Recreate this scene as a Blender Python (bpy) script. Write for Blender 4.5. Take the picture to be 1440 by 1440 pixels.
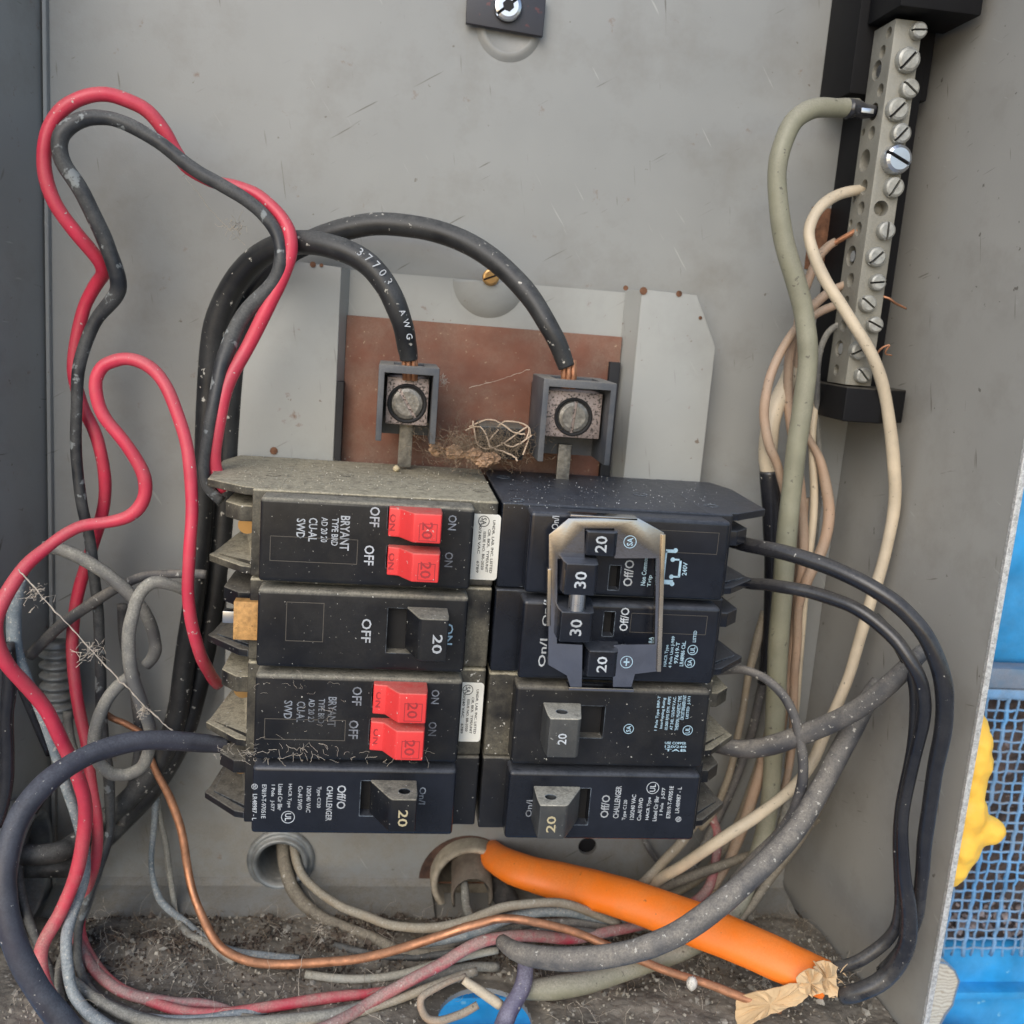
import bpy, bmesh, math, random
from mathutils import Vector, Matrix, noise
R = random.Random(7)
for o in list(bpy.data.objects): bpy.data.objects.remove(o)
S = bpy.context.scene
COL = S.collection
# ------------------------------------------------------------------ camera
FPX, T = 1400.0, 395.0          # focal length in photo pixels, camera distance from the back wall in mm
XW = Vector((0.99031159, 0.05236341, 0.1286119))
YW = Vector((-0.11599505, -0.19724344, 0.97346812))
ZW = Vector((0.07634197, -0.97895511, -0.18925857))
cam_d = bpy.data.cameras.new('camera'); cam = bpy.data.objects.new('camera', cam_d); COL.objects.link(cam)
cam_d.sensor_width = 36; cam_d.lens = 36 * FPX / 1440; cam_d.clip_start = 0.01; cam_d.clip_end = 50
cam_d.dof.use_dof = True; cam_d.dof.focus_distance = 0.315; cam_d.dof.aperture_fstop = 20
right = Vector((XW[0], YW[0], ZW[0])); down = Vector((XW[1], YW[1], ZW[1])); fwd = Vector((XW[2], YW[2], ZW[2]))
M = Matrix.Identity(4)
for i in range(3):
    M[i][0] = right[i]; M[i][1] = -down[i]; M[i][2] = -fwd[i]
M.translation = Vector((0, -T * .001, 0))
cam.matrix_world = M
S.camera = cam
# ------------------------------------------------------------------ sky, sun, exposure
SUN = Vector((-0.36, -0.76, 0.54)).normalized()
W = bpy.data.worlds.new('World'); S.world = W; W.use_nodes = True
nt = W.node_tree
sky = nt.nodes.new('ShaderNodeTexSky'); sky.sky_type = 'NISHITA'; sky.sun_disc = False
sky.sun_elevation = math.asin(SUN.z); sky.sun_rotation = math.atan2(SUN.x, SUN.y)
sky.air_density = 1.0; sky.dust_density = 1.2; sky.ozone_density = 1.0
nt.links.new(sky.outputs[0], nt.nodes['Background'].inputs[0]); nt.nodes['Background'].inputs[1].default_value = 0.15
sd = bpy.data.lights.new('sun', 'SUN'); sd.energy = 1.15; sd.angle = math.radians(40); sd.color = (1, .95, .88)
so = bpy.data.objects.new('sun', sd); COL.objects.link(so); so.rotation_euler = SUN.to_track_quat('Z', 'Y').to_euler()
S.view_settings.view_transform = 'Standard'; S.view_settings.look = 'None'
S.view_settings.exposure = 0.5; S.view_settings.gamma = 1

# ------------------------------------------------------------------ helpers
def at(px, py, d):
    """point (mm) that stands d mm in front of the back wall and shows at photo pixel px,py"""
    r = Vector((px - 720, py - 720, FPX)); w = Vector((r.dot(XW), r.dot(YW), r.dot(ZW)))
    w *= (T - d) / w[1]
    return Vector((w[0], -d, w[2]))
def wallx(d): return 190 + 13.5 * d / 97
def leftx(d): return -127 - 25 * d / 97
def pj(x, d, z):
    w = Vector((x, T - d, z)); c = XW * w.x + YW * w.y + ZW * w.z
    return 720 + FPX * c.x / c.z, 720 + FPX * c.y / c.z
def fit(px, py, d, r):
    if d < 9 and d + 2 < r or d < 2: return at(px, py, d)
    for _ in range(120):
        p = at(px, py, d)
        if d < r + .6 or p.z < -247 + r or p.x + r > wallx(d) - .5 or (p.x - r < leftx(d) + .5 and p.z > -247): d += 1.0
        else: break
    return at(px, py, d)
def empty(name, label, cat, loc, group=None, kind=None):
    o = bpy.data.objects.new(name, None); COL.objects.link(o); o.location = Vector(loc) * .001
    o.empty_display_size = .01
    if label: o['label'] = label
    if cat: o['category'] = cat
    if group: o['group'] = group
    if kind: o['kind'] = kind
    return o
def org(parent):
    v = Vector((0, 0, 0))
    while parent is not None:
        v += Vector(parent.location) ; parent = parent.parent
    return v
def link(name, me, m, parent=None, smooth=False, label=None, cat=None, group=None, kind=None, origin=None):
    """me has verts in world mm; link as object under parent"""
    o = bpy.data.objects.new(name, me); COL.objects.link(o)
    if m is not None and not me.materials: me.materials.append(m)
    base = org(parent)
    loc = Vector((0, 0, 0)) if origin is None else Vector(origin) * .001 - base
    for v in me.vertices: v.co = v.co * .001 - base - loc
    o.parent = parent; o.location = loc
    if smooth: me.shade_smooth()
    if label: o['label'] = label
    if cat: o['category'] = cat
    if group: o['group'] = group
    if kind: o['kind'] = kind
    return o
def soft(me):
    me.shade_smooth(); me.set_sharp_from_angle(angle=math.radians(38)); return me
def bm2me(bm, name='m'):
    bmesh.ops.recalc_face_normals(bm, faces=bm.faces[:])
    me = bpy.data.meshes.new(name); bm.to_mesh(me); bm.free(); return me
def add_box(bm, x0, x1, d0, d1, z0, z1, bev=0, seg=2):
    vs = [bm.verts.new((x, -d, z)) for x in (x0, x1) for d in (d0, d1) for z in (z0, z1)]
    f = [(0,1,3,2),(4,6,7,5),(0,4,5,1),(2,3,7,6),(0,2,6,4),(1,5,7,3)]
    fs = [bm.faces.new([vs[i] for i in q]) for q in f]
    if bev:
        es = list({e for q in fs for e in q.edges})
        bmesh.ops.bevel(bm, geom=es, offset=bev, segments=seg, affect='EDGES', profile=.6)
def add_prism(bm, poly, z0, z1, bev=0, axis='z', seg=2):
    """poly of (x,d) extruded in z, or of (x,z) extruded in d (axis 'd'), or of (d,z) extruded in x (axis 'x')"""
    def P(a, b, c):
        if axis == 'z': return (a, -b, c)
        if axis == 'd': return (a, -c, b)
        return (c, -a, b)
    lo = [bm.verts.new(P(a, b, z0)) for a, b in poly]; hi = [bm.verts.new(P(a, b, z1)) for a, b in poly]
    n = len(poly); fs = [bm.faces.new(lo[::-1]), bm.faces.new(hi)]
    for i in range(n): fs.append(bm.faces.new((lo[i], lo[(i+1) % n], hi[(i+1) % n], hi[i])))
    if bev:
        bmesh.ops.recalc_face_normals(bm, faces=fs)
        es = list({e for q in fs for e in q.edges})
        bmesh.ops.bevel(bm, geom=es, offset=bev, segments=seg, affect='EDGES', profile=.6)
def add_cyl(bm, c, ax, r, h, n=24, r2=None, inner=None):
    """cylinder from c along ax (unit) for h; ring when inner given"""
    c = Vector(c); ax = Vector(ax).normalized(); r2 = r if r2 is None else r2
    u = ax.orthogonal().normalized(); v = ax.cross(u)
    def ring(p, rr): return [bm.verts.new(p + (u * math.cos(2*math.pi*i/n) + v * math.sin(2*math.pi*i/n)) * rr) for i in range(n)]
    a = ring(c, r); b = ring(c + ax * h, r2)
    for i in range(n): bm.faces.new((a[i], a[(i+1) % n], b[(i+1) % n], b[i]))
    if inner is None:
        bm.faces.new(a[::-1]); bm.faces.new(b)
    else:
        a2 = ring(c, inner); b2 = ring(c + ax * h, inner)
        for i in range(n):
            j = (i+1) % n
            bm.faces.new((a2[j], a2[i], b2[i], b2[j])); bm.faces.new((a[j], a[i], a2[i], a2[j])); bm.faces.new((b[i], b[j], b2[j], b2[i]))
def box(name, parent, m, *a, bev=0, **k):
    bm = bmesh.new(); add_box(bm, *a, bev=bev); me = bm2me(bm)
    if bev: soft(me)
    return link(name, me, m, parent, **k)
def prism(name, parent, m, poly, z0, z1, bev=0, axis='z', **k):
    bm = bmesh.new(); add_prism(bm, poly, z0, z1, bev, axis, seg=3); me = bm2me(bm)
    if bev: soft(me)
    return link(name, me, m, parent, **k)
def cyl(name, parent, m, c, ax, r, h, n=28, r2=None, inner=None, **k):
    bm = bmesh.new(); add_cyl(bm, c, ax, r, h, n, r2, inner)
    o = link(name, bm2me(bm), m, parent, **k)
    return o
def cut(o, fill):
    """carve a cutter mesh (built by fill(bm), world mm) out of o"""
    bm = bmesh.new(); fill(bm); me = bm2me(bm); base = org(o)
    for v in me.vertices: v.co = v.co * .001 - base
    c = bpy.data.objects.new('cutter', me); COL.objects.link(c); c.location = base
    mod = o.modifiers.new('b', 'BOOLEAN'); mod.operation = 'DIFFERENCE'; mod.solver = 'EXACT'; mod.object = c
    dg = bpy.context.evaluated_depsgraph_get(); dg.update()
    new = bpy.data.meshes.new_from_object(o.evaluated_get(dg)); mats = list(o.data.materials)
    o.modifiers.clear(); o.data = new
    if not new.materials:
        for q in mats: new.materials.append(q)
    soft(new); bpy.data.objects.remove(c)
DIRS = {'n': (Vector((1,0,0)), Vector((0,0,1))), 'dn': (Vector((0,0,-1)), Vector((1,0,0))), 'up': (Vector((0,0,1)), Vector((-1,0,0)))}
K = 0.2186
def text(parent, s, px, py, d, ln, h, dr, m, name='printing', shear=0):
    """flat print centred on photo pixel px,py on the plane d; ln,h in photo pixels at the breaker faces"""
    cu = bpy.data.curves.new('t', 'FONT'); cu.body = s; cu.extrude = .02; cu.resolution_u = 2
    cu.offset = 0.012
    t = bpy.data.objects.new('t', cu); COL.objects.link(t)
    dg = bpy.context.evaluated_depsgraph_get(); me = bpy.data.meshes.new_from_object(t.evaluated_get(dg))
    bpy.data.objects.remove(t)
    xs = [v.co.x for v in me.vertices]; ys = [v.co.y for v in me.vertices]
    x0, x1, y0, y1 = min(xs), max(xs), min(ys), max(ys)
    a, b = DIRS[dr]; c = at(px, py, d) if py is not None else px; n = a.cross(b)
    for v in me.vertices:
        u = ((v.co.x - x0) / (x1 - x0) - .5) * ln * K; w = ((v.co.y - y0) / (y1 - y0) - .5) * h * K
        v.co = c + a * u + b * w + n * (0.06 if v.co.z > 0 else -0.02)
    me.materials.clear()
    return link(name, me, m, parent)
def crom(P, t):
    """Catmull-Rom through P (tuples)"""
    n = len(P); i = min(int(t), n - 2); u = t - i
    p0 = P[max(i-1, 0)]; p1 = P[i]; p2 = P[i+1]; p3 = P[min(i+2, n-1)]
    return [.5 * ((2*b) + (c-a)*u + (2*a-5*b+4*c-e)*u*u + (3*b-a-3*c+e)*u**3) for a, b, c, e in zip(p0, p1, p2, p3)]
def sweep(bm, pts, rad, n=14, ratio=1.0, cap=True):
    L = len(pts); t = [(pts[min(i+1, L-1)] - pts[max(i-1, 0)]).normalized() for i in range(L)]
    u = t[0].cross(Vector((0, -1, 0)));
    if u.length < .1: u = t[0].orthogonal()
    u.normalize(); rings = []
    for i in range(L):
        u = (u - t[i] * u.dot(t[i])).normalized(); v = t[i].cross(u)
        rings.append([bm.verts.new(pts[i] + u * math.cos(2*math.pi*k/n) * rad[i] + v * math.sin(2*math.pi*k/n) * rad[i] * ratio) for k in range(n)])
    for a, b in zip(rings, rings[1:]):
        for k in range(n): bm.faces.new((a[k], a[(k+1) % n], b[(k+1) % n], b[k]))
    if cap: bm.faces.new(rings[0][::-1]); bm.faces.new(rings[-1])
def wire(name, label, cat, P, m, w, group=None, parent=None, ratio=1.0, step=5, wob=.04, origin=True, ws=1.0):
    """cable through photo points (px,py,depth[,width px]); width px is at that depth"""
    Q = []; lastw = w; NF = []
    for p in P:
        lastw = p[3] if len(p) > 3 else lastw
        Q.append((float(p[0]), float(p[1]), float(p[2]), float(abs(lastw)))); NF.append(lastw < 0)
    pts, rad = [], []; sd_ = R.random() * 50
    N = (len(Q) - 1) * step
    for i in range(N + 1):
        px, py, d, ww = crom(Q, i / step); ww *= ws
        nf = NF[min(int(i / step), len(NF) - 1)] or NF[min(int(i / step) + 1, len(NF) - 1)]; r = ww * .5 * (T - d) / FPX
        p = at(px, py, d) if nf else fit(px, py, d, r); r = ww * .5 * (T + p.y) / FPX
        pts.append(p); rad.append(r)
    for i in range(2, len(pts) - 2):
        v_ = Vector((sd_, i * .21, 7)); pts[i] = pts[i] + Vector((noise.noise(v_), noise.noise(v_ * 1.3) * .4, noise.noise(v_ * 1.7))) * min(.9, 9 / w * 1.2)
    for _ in range(2):
        pts = [pts[0]] + [(pts[i-1] + pts[i] * 2 + pts[i+1]) / 4 for i in range(1, len(pts)-1)] + [pts[-1]]
    rad = [r * (1 + wob * noise.noise(Vector((sd_, i * .35, 0)))) for i, r in enumerate(rad)]
    bm = bmesh.new(); sweep(bm, pts, rad, ratio=ratio)
    o = link(name, bm2me(bm), m, parent, smooth=True, label=label, cat=cat, group=group, origin=pts[0] if origin else None)
    return o, pts, rad

# ------------------------------------------------------------------ materials
def mat(name, col, rough=.5, metal=0, dust=0, dcol=(.30,.27,.21), spec=0, scol=(.6,.58,.52), sscale=700, var=.15, vscale=60,
        bump=.0, bscale=900, rust=0, even=0, spec2=.5, low=0, scuff=0, edge=0):
    m = bpy.data.materials.new(name); m.use_nodes = True; t = m.node_tree; N = t.nodes; Lk = t.links
    b = N['Principled BSDF']; b.inputs['Roughness'].default_value = rough; b.inputs['Metallic'].default_value = metal
    b.inputs['Specular IOR Level'].default_value = spec2
    tc = N.new('ShaderNodeTexCoord'); geo = N.new('ShaderNodeNewGeometry')
    pos = geo.outputs['Position']
    def nz(scale, det=4, rg=.6):
        q = N.new('ShaderNodeTexNoise'); q.inputs['Scale'].default_value = scale; q.inputs['Detail'].default_value = det
        q.inputs['Roughness'].default_value = rg; Lk.new(pos, q.inputs['Vector']); return q.outputs['Fac']
    def ramp(src, a, c):
        q = N.new('ShaderNodeMapRange'); q.inputs['From Min'].default_value = a; q.inputs['From Max'].default_value = c
        Lk.new(src, q.inputs['Value']); return q.outputs[0]
    def mth(op, a, c):
        q = N.new('ShaderNodeMath'); q.operation = op; q.use_clamp = True
        for k, x in enumerate((a, c)):
            if isinstance(x, (int, float)): q.inputs[k].default_value = x
            else: Lk.new(x, q.inputs[k])
        return q.outputs[0]
    def mix(f, a, c):
        q = N.new('ShaderNodeMix'); q.data_type = 'RGBA'
        if isinstance(f, (int, float)): q.inputs[0].default_value = f
        else: Lk.new(f, q.inputs[0])
        for k, x in ((6, a), (7, c)):
            if isinstance(x, tuple): q.inputs[k].default_value = (*x, 1)
            else: Lk.new(x, q.inputs[k])
        return q.outputs[2]
    lo = tuple(c * (1 - var) for c in col); hi = tuple(min(1, c * (1 + var)) for c in col)
    c = mix(ramp(nz(vscale), .3, .7), lo, hi)
    rgh = None
    if rust:
        f = mth('MULTIPLY', ramp(nz(110, 6, .7), .66 - .1 * rust, .76), 1.0)
        c = mix(f, c, (.16, .07, .035))
    if scuff:
        for rot, fr, colr in ((.6, .725, (.09,.08,.065)), (-1.0, .73, (.40,.40,.38)), (1.75, .72, (.10,.085,.07))):
            vr = N.new('ShaderNodeVectorRotate'); vr.inputs['Axis'].default_value = (.3, 1, .2); vr.inputs['Angle'].default_value = rot; Lk.new(pos, vr.inputs[0])
            mp = N.new('ShaderNodeMapping'); mp.inputs['Scale'].default_value = (40, 60, 700)
            Lk.new(vr.outputs[0], mp.inputs[0]); q = N.new('ShaderNodeTexNoise'); q.inputs['Scale'].default_value = 1; q.inputs['Detail'].default_value = 2
            Lk.new(mp.outputs[0], q.inputs['Vector']); c = mix(mth('MULTIPLY', ramp(q.outputs['Fac'], fr, fr + .05), scuff), c, colr)
        c = mix(mth('MULTIPLY', ramp(nz(26, 5, .7), .5, .72), scuff * .5), c, (.15,.135,.11))
        rgh = None
    df = None
    if dust or even:
        sep = N.new('ShaderNodeSeparateXYZ'); Lk.new(geo.outputs['Normal'], sep.inputs[0])
        up = ramp(sep.outputs['Z'], .08, .8)
        f1 = mth('MULTIPLY', up, dust); ev = mth('MULTIPLY', ramp(nz(55, 3, .6), .36, .58), even * 1.9); f1 = mth('ADD', f1, ev)
        if low:
            sp = N.new('ShaderNodeSeparateXYZ'); Lk.new(pos, sp.inputs[0]); f1 = mth('ADD', f1, mth('MULTIPLY', ramp(sp.outputs['Z'], -.17, -.235), mth('MULTIPLY', ramp(nz(70, 4, .7), .38, .6), low)))
        df = mth('MULTIPLY', f1, ramp(nz(260, 6, .75), .15, .52))
        dc = mix(ramp(nz(1500, 2), .35, .65), tuple(q * .8 for q in dcol), tuple(min(1, q * 1.2) for q in dcol))
        c = mix(df, c, dc)
        r1 = N.new('ShaderNodeMapRange'); r1.inputs['To Min'].default_value = rough; r1.inputs['To Max'].default_value = .95
        Lk.new(df, r1.inputs['Value']); rgh = r1.outputs[0]
    if spec > 0 or spec < 0:
        f = mth('MULTIPLY', ramp(nz(sscale, 3, .6), .685 - .15 * spec, .72 - .13 * spec), .85)
        c = mix(f, c, scol)
    if edge:
        bv = N.new('ShaderNodeBevel'); bv.samples = 6; bv.inputs['Radius'].default_value = .00055
        dt = N.new('ShaderNodeVectorMath'); dt.operation = 'DOT_PRODUCT'; Lk.new(bv.outputs[0], dt.inputs[0]); Lk.new(geo.outputs['Normal'], dt.inputs[1])
        em = mth('MULTIPLY', ramp(dt.outputs['Value'], .985, .90), ramp(nz(420, 4, .7), .34, .60))
        c = mix(mth('MULTIPLY', em, edge), c, (.26,.31,.36))
    Lk.new(c, b.inputs['Base Color'])
    if rgh is None:
        r1 = N.new('ShaderNodeMapRange'); r1.inputs['To Min'].default_value = max(.05, rough - .1); r1.inputs['To Max'].default_value = min(1, rough + .12)
        Lk.new(nz(vscale * 3), r1.inputs['Value']); rgh = r1.outputs[0]
    Lk.new(rgh, b.inputs['Roughness'])
    if metal and df is not None:
        r2 = N.new('ShaderNodeMapRange'); r2.inputs['To Min'].default_value = metal; r2.inputs['To Max'].default_value = 0
        Lk.new(df, r2.inputs['Value']); Lk.new(r2.outputs[0], b.inputs['Metallic'])
    if bump:
        bp = N.new('ShaderNodeBump'); bp.inputs['Strength'].default_value = bump; bp.inputs['Distance'].default_value = .0004
        Lk.new(nz(bscale, 5, .65), bp.inputs['Height']); Lk.new(bp.outputs[0], b.inputs['Normal'])
    return m
PAINT = mat('grey_enamel_paint', (.265,.27,.26), .36, dust=.25, dcol=(.22,.195,.155), low=.55, var=.10, vscale=11, scuff=.75, bump=.12, bscale=1400, rust=.25, spec=-.16, scol=(.12,.10,.08), sscale=260)
PAINTR = mat('grey_paint_side', (.285,.28,.26), .5, dust=.2, var=.08, vscale=12, bump=.15, bscale=1200, scuff=.7, spec=-.12, scol=(.09,.08,.07), sscale=240)  # back-wall paint lightened in colour to make up for dim side light
PLATE = mat('grey_plate_paint', (.34,.345,.325), .4, dust=.2, var=.05, scuff=.4, vscale=20, bump=.1, rust=.2, spec=-.2, scol=(.15,.11,.08), sscale=300)
GALV = mat('bare_steel_edge', (.62,.62,.60), .5, .5, var=.35, vscale=900, spec=.5, scol=(.85,.85,.83), sscale=1500)
RUST = mat('rust', (.16,.075,.04), .9, var=.5, vscale=300, bump=.6)
FIBRE = mat('brown_fibre_sheet', (.19,.075,.045), .75, dust=.0, var=.22, vscale=45, bump=.35, bscale=1500, spec=.1, scol=(.4,.3,.2), sscale=500, even=.12)
BK = mat('black_phenolic', (.009,.010,.013), .33, spec2=.35, edge=.5, dust=.75, dcol=(.22,.20,.16), spec=.01, sscale=800, var=.3, bump=.1, even=.02)
BKD = mat('black_phenolic_dusty', (.014,.014,.015), .42, dust=1.5, dcol=(.40,.36,.26), spec2=.3, spec=.1, sscale=650, var=.3, bump=.3, even=.13)
BKF = mat('black_phenolic_face', (.008,.009,.012), .34, spec2=.3, edge=.4, dust=1.2, dcol=(.26,.24,.19), spec=.01, sscale=1000, var=.3, bump=.06, even=.02)
BKR = mat('black_polished_phenolic', (.009,.011,.017), .2, spec2=.42, edge=.85, dust=.40, dcol=(.15,.16,.18), spec=.0, sscale=1000, var=.3, bump=.06, even=.01)
BLUEG = mat('blue_grey_plastic', (.05,.058,.072), .45, dust=.7, dcol=(.28,.26,.22), even=.1, var=.2, bump=.15)
HGR = mat('scuffed_grey_handle', (.035,.037,.038), .5, dust=1.6, dcol=(.42,.40,.33), even=.04, spec=.1, scol=(.3,.3,.28), bump=.3, edge=.8)
REDH = mat('red_handle_plastic', (.72,.045,.045), .42, dust=.35, dcol=(.5,.32,.24), var=.1, bump=.08, spec=.05)
REDI = mat('red_engraved_print', (.33,.025,.03), .6)
GOLD = mat('gold_card', (.50,.27,.09), .55, var=.3, vscale=600, bump=.4, spec=.25, scol=(.2,.09,.03), sscale=900)
WHITE = mat('white_label', (.76,.75,.68), .55, var=.06, even=.12, dcol=(.4,.36,.28))
INK = mat('black_ink', (.03,.03,.03), .6)
PRW = mat('white_print', (.52,.56,.60), .6, var=.2, vscale=900, even=.25, dcol=(.14,.13,.12))
PRD = mat('worn_print', (.26,.29,.33), .7, var=.4, vscale=800, even=.45, dcol=(.06,.06,.06))
PRB = mat('blue_white_print', (.36,.52,.62), .6, var=.2, vscale=900)
PRG = mat('beige_print', (.42,.36,.22), .6)
DIRTL = mat('dust_line', (.10,.09,.075), .95)
HOLE = mat('dark_cavity', (.006,.006,.007), .7)
BRASS = mat('brass', (.50,.30,.12), .35, .9, dust=.3, var=.2)
COPPER = mat('copper', (.62,.30,.17), .42, 1, dust=.3, var=.3, vscale=250, even=.22, dcol=(.24,.13,.075), bump=.2)
ALU = mat('tin_plated_aluminium', (.30,.29,.25), .55, .6, dust=.2, var=.12, even=.25, dcol=(.26,.25,.21), bump=.3)
SCR = mat('dull_screw_steel', (.42,.42,.39), .48, .8, dust=.1, var=.25, vscale=400, even=.2, dcol=(.26,.25,.20), bump=.2)
SCRB = mat('bright_screw_steel', (.55,.57,.6), .28, 1, var=.1)
PITTED = mat('pitted_terminal_steel', (.36,.30,.28), .5, .6, var=.3, spec=1.0, scol=(.05,.045,.04), sscale=1100, bump=.5)
PITDK = mat('tarnished_screw', (.22,.21,.19), .42, .8, var=.4, vscale=500, bump=.4)
TIE = mat('tie_steel', (.34,.34,.37), .13, 1, var=.12, vscale=70, even=.03, bump=.05, dcol=(.1,.1,.1))
TIEE = mat('tie_steel_edge', (.60,.52,.42), .25, 1, var=.2)
def wm(name, col, dust=.5, dcol=(.33,.31,.27), spec=.15, rough=.38, even=.06, scol=(.55,.53,.47), sscale=500, var=.18, bump=.12, low=.55):
    return mat(name, col, rough, dust=dust, dcol=dcol, spec=spec, scol=scol, sscale=sscale, even=even, var=var, bump=bump, low=low)
W_RED = wm('red_insulation', (.60,.035,.075), dust=.28, dcol=(.42,.26,.22), spec=.08)
W_REDD = wm('dusty_red_insulation', (.48,.045,.075), dust=.7, dcol=(.36,.24,.22), spec=.25, even=.30)
W_BLK = wm('black_insulation', (.014,.015,.020), dust=.15, spec=-.15, rough=.24, even=.02, low=.2)
W_BLKS = wm('paint_spattered_black_insulation', (.018,.020,.025), dust=.5, spec=.55, even=.22, sscale=190, dcol=(.15,.15,.14), scol=(.26,.28,.28))
W_FEED = wm('black_feeder_insulation', (.012,.013,.015), dust=.4, dcol=(.16,.16,.15), spec=.18, sscale=380, rough=.4)
W_PUR = wm('purplish_black_insulation', (.032,.030,.042), dust=.55, dcol=(.10,.11,.13), spec=.05, rough=.36, even=.1, var=.35)
W_GRY = wm('grey_dusty_insulation', (.12,.12,.12), dust=.7, dcol=(.30,.29,.25), spec=.2, even=.35, rough=.6)
W_DGRY = wm('dark_grey_dusty_cable', (.05,.052,.06), dust=.75, dcol=(.24,.22,.19), spec=.25, even=.2, rough=.5)
W_BLU = wm('blue_grey_dusty_insulation', (.09,.13,.16), dust=.75, dcol=(.30,.33,.34), spec=.5, even=.45, rough=.6, sscale=900)
W_OLV = wm('olive_grey_neutral', (.24,.235,.165), dust=.4, dcol=(.33,.31,.25), spec=.18, scol=(.10,.09,.07), sscale=330, even=.1, rough=.42)
W_WHT = wm('cream_insulation', (.60,.50,.36), dust=.2, dcol=(.42,.38,.30), spec=.1, scol=(.22,.18,.13), even=.08, rough=.42)
W_TAN = wm('tan_aged_insulation', (.40,.27,.185), dust=.4, dcol=(.33,.29,.23), spec=.15, scol=(.14,.11,.08), even=.15, rough=.5)
W_TAND = wm('dusty_tan_insulation', (.27,.22,.155), dust=.6, dcol=(.34,.31,.25), spec=.2, even=.25, rough=.55)
W_BRN = wm('brown_grey_insulation', (.09,.075,.055), dust=.7, dcol=(.25,.22,.17), spec=.2, even=.3, rough=.6)
W_ORG = wm('orange_cable_jacket', (.95,.20,.006), dust=.12, dcol=(.55,.25,.09), spec=-.05, scol=(.35,.12,.03), even=.10, rough=.42, var=.05, bump=.06, low=0)
W_VIO = wm('violet_black_cable', (.07,.06,.12), dust=.4, dcol=(.25,.24,.3), spec=.2, rough=.3)
W_WGY = wm('white_grey_cable', (.36,.36,.31), dust=.5, dcol=(.36,.34,.28), spec=.2, scol=(.15,.13,.1), even=.2, rough=.5)
PAPER = mat('kraft_paper', (.62,.44,.25), .8, var=.12, vscale=150, bump=.5, bscale=900)
FOAM = mat('yellow_spray_foam', (.95,.55,.075), .55, var=.10, vscale=50, bump=.15, bscale=500)
def add_sss(m, w, r):
    b = m.node_tree.nodes['Principled BSDF']; b.inputs['Subsurface Weight'].default_value = w
    b.inputs['Subsurface Radius'].default_value = r; b.inputs['Subsurface Scale'].default_value = .004
add_sss(FOAM, .25, (1, .5, .1))
BLUE = mat('blue_house_paint', (.03,.31,.66), .2, var=.28, vscale=38, even=.05, dcol=(.25,.4,.5), bump=.9, bscale=75, spec=.06, scol=(.2,.5,.7), sscale=120)
BLUEM = mat('blue_painted_mesh', (.12,.32,.58), .5, var=.35, vscale=90, bump=.6, dust=.5, even=.22, dcol=(.28,.30,.32))
BLUED = mat('grey_blue_trim', (.13,.22,.32), .5, var=.3, vscale=40, even=.25, dcol=(.26,.24,.25))
WOOD = mat('weathered_bare_wood', (.46,.40,.31), .85, var=.3, vscale=90, bump=.5)
DARKB = mat('leaf_litter', (.10,.075,.065), .95, var=.7, vscale=90, bump=1, bscale=200, spec=.3, scol=(.35,.3,.3), sscale=160)
SOIL = mat('floor_dirt', (.18,.16,.13), .95, var=.55, vscale=75, bump=1, bscale=700, spec=.4, scol=(.40,.38,.33), sscale=420)
SOILD = mat('brown_dirt', (.07,.05,.038), .95, var=.6, vscale=150, bump=1, bscale=700, spec=.2, scol=(.3,.27,.22), sscale=500)
WEB = mat('cobweb', (.50,.44,.36), .8)
WEBD = mat('brown_fluff', (.20,.15,.10), .9)
BUG = mat('insect_husk', (.32,.20,.12), .7, var=.4, vscale=600, bump=.6)
TWIG = mat('pale_twig', (.52,.40,.29), .7, var=.2)
CONC = mat('paving', (.33,.33,.33), .9, var=.3, vscale=4, bump=.5, bscale=60)
LINER = mat('brown_card_liner', (.10,.075,.055), .8, var=.3, vscale=200, even=.2, bump=.3)
BONE = mat('pale_bushing_metal', (.42,.36,.27), .6, .1, dust=.5, var=.4, vscale=180, bump=.4, rust=-.3)
ZINC = mat('zinc_bushing', (.26,.28,.29), .42, .6, dust=.5, var=.3, vscale=180, bump=.3)

# ------------------------------------------------------------------ ground and wall outside
g = box('ground', None, CONC, -6000, 6000, -6000, 6000, -1410, -1400, kind='structure')
# siding behind the box
zt = at(1400, 935, -8).z; zb = at(1400, 1335, -8).z; ztb = at(1400, 975, -8).z
sid = empty('house_siding', 'glossy blue painted siding boards behind and beside the grey metal box', 'siding', (230, 8, zt))
def board(nm, z0, z1, seed, m, parent, x0=-420, x1=620, y=22, lab=None):
    bm = bmesh.new(); nx, nz_ = 120, 26
    vs = []
    for i in range(nx + 1):
        row = []
        for j in range(nz_ + 1):
            x = x0 + (x1 - x0) * i / nx; z = z0 + (z1 - z0) * j / nz_
            e = min(1, min(j, nz_ - j) / 2.0)
            dy = 1.6 * noise.noise(Vector((x * .012, z * .05, seed))) + .5 * noise.noise(Vector((x * .09, z * .16, seed)))
            row.append(bm.verts.new((x, y - 2.5 * e + dy - 3.0 * (1 - j / nz_), z)))
        vs.append(row)
    for i in range(nx):
        for j in range(nz_): bm.faces.new((vs[i][j], vs[i+1][j], vs[i+1][j+1], vs[i][j+1]))
    o = link(nm, bm2me(bm), m, parent, smooth=True)
    so_ = o.modifiers.new('s', 'SOLIDIFY'); so_.thickness = .008; so_.offset = -1
    return o
z = zt + 2
k = 0
while z < 420:
    board('board', z, z + 98, k * 3.1, BLUE, sid); z += 99; k += 1
trim = empty('ledge_trim', 'grey blue moulded ledge under the siding, above the mesh', 'trim', (230, 0, ztb))
box('rail', trim, BLUED, -420, 620, -32, -3.2, ztb + 4, zt, bev=1.2)
box('lip', trim, BLUEM, -420, 620, -30, -3.6, ztb - 1, ztb + 3.6, bev=1)
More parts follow.
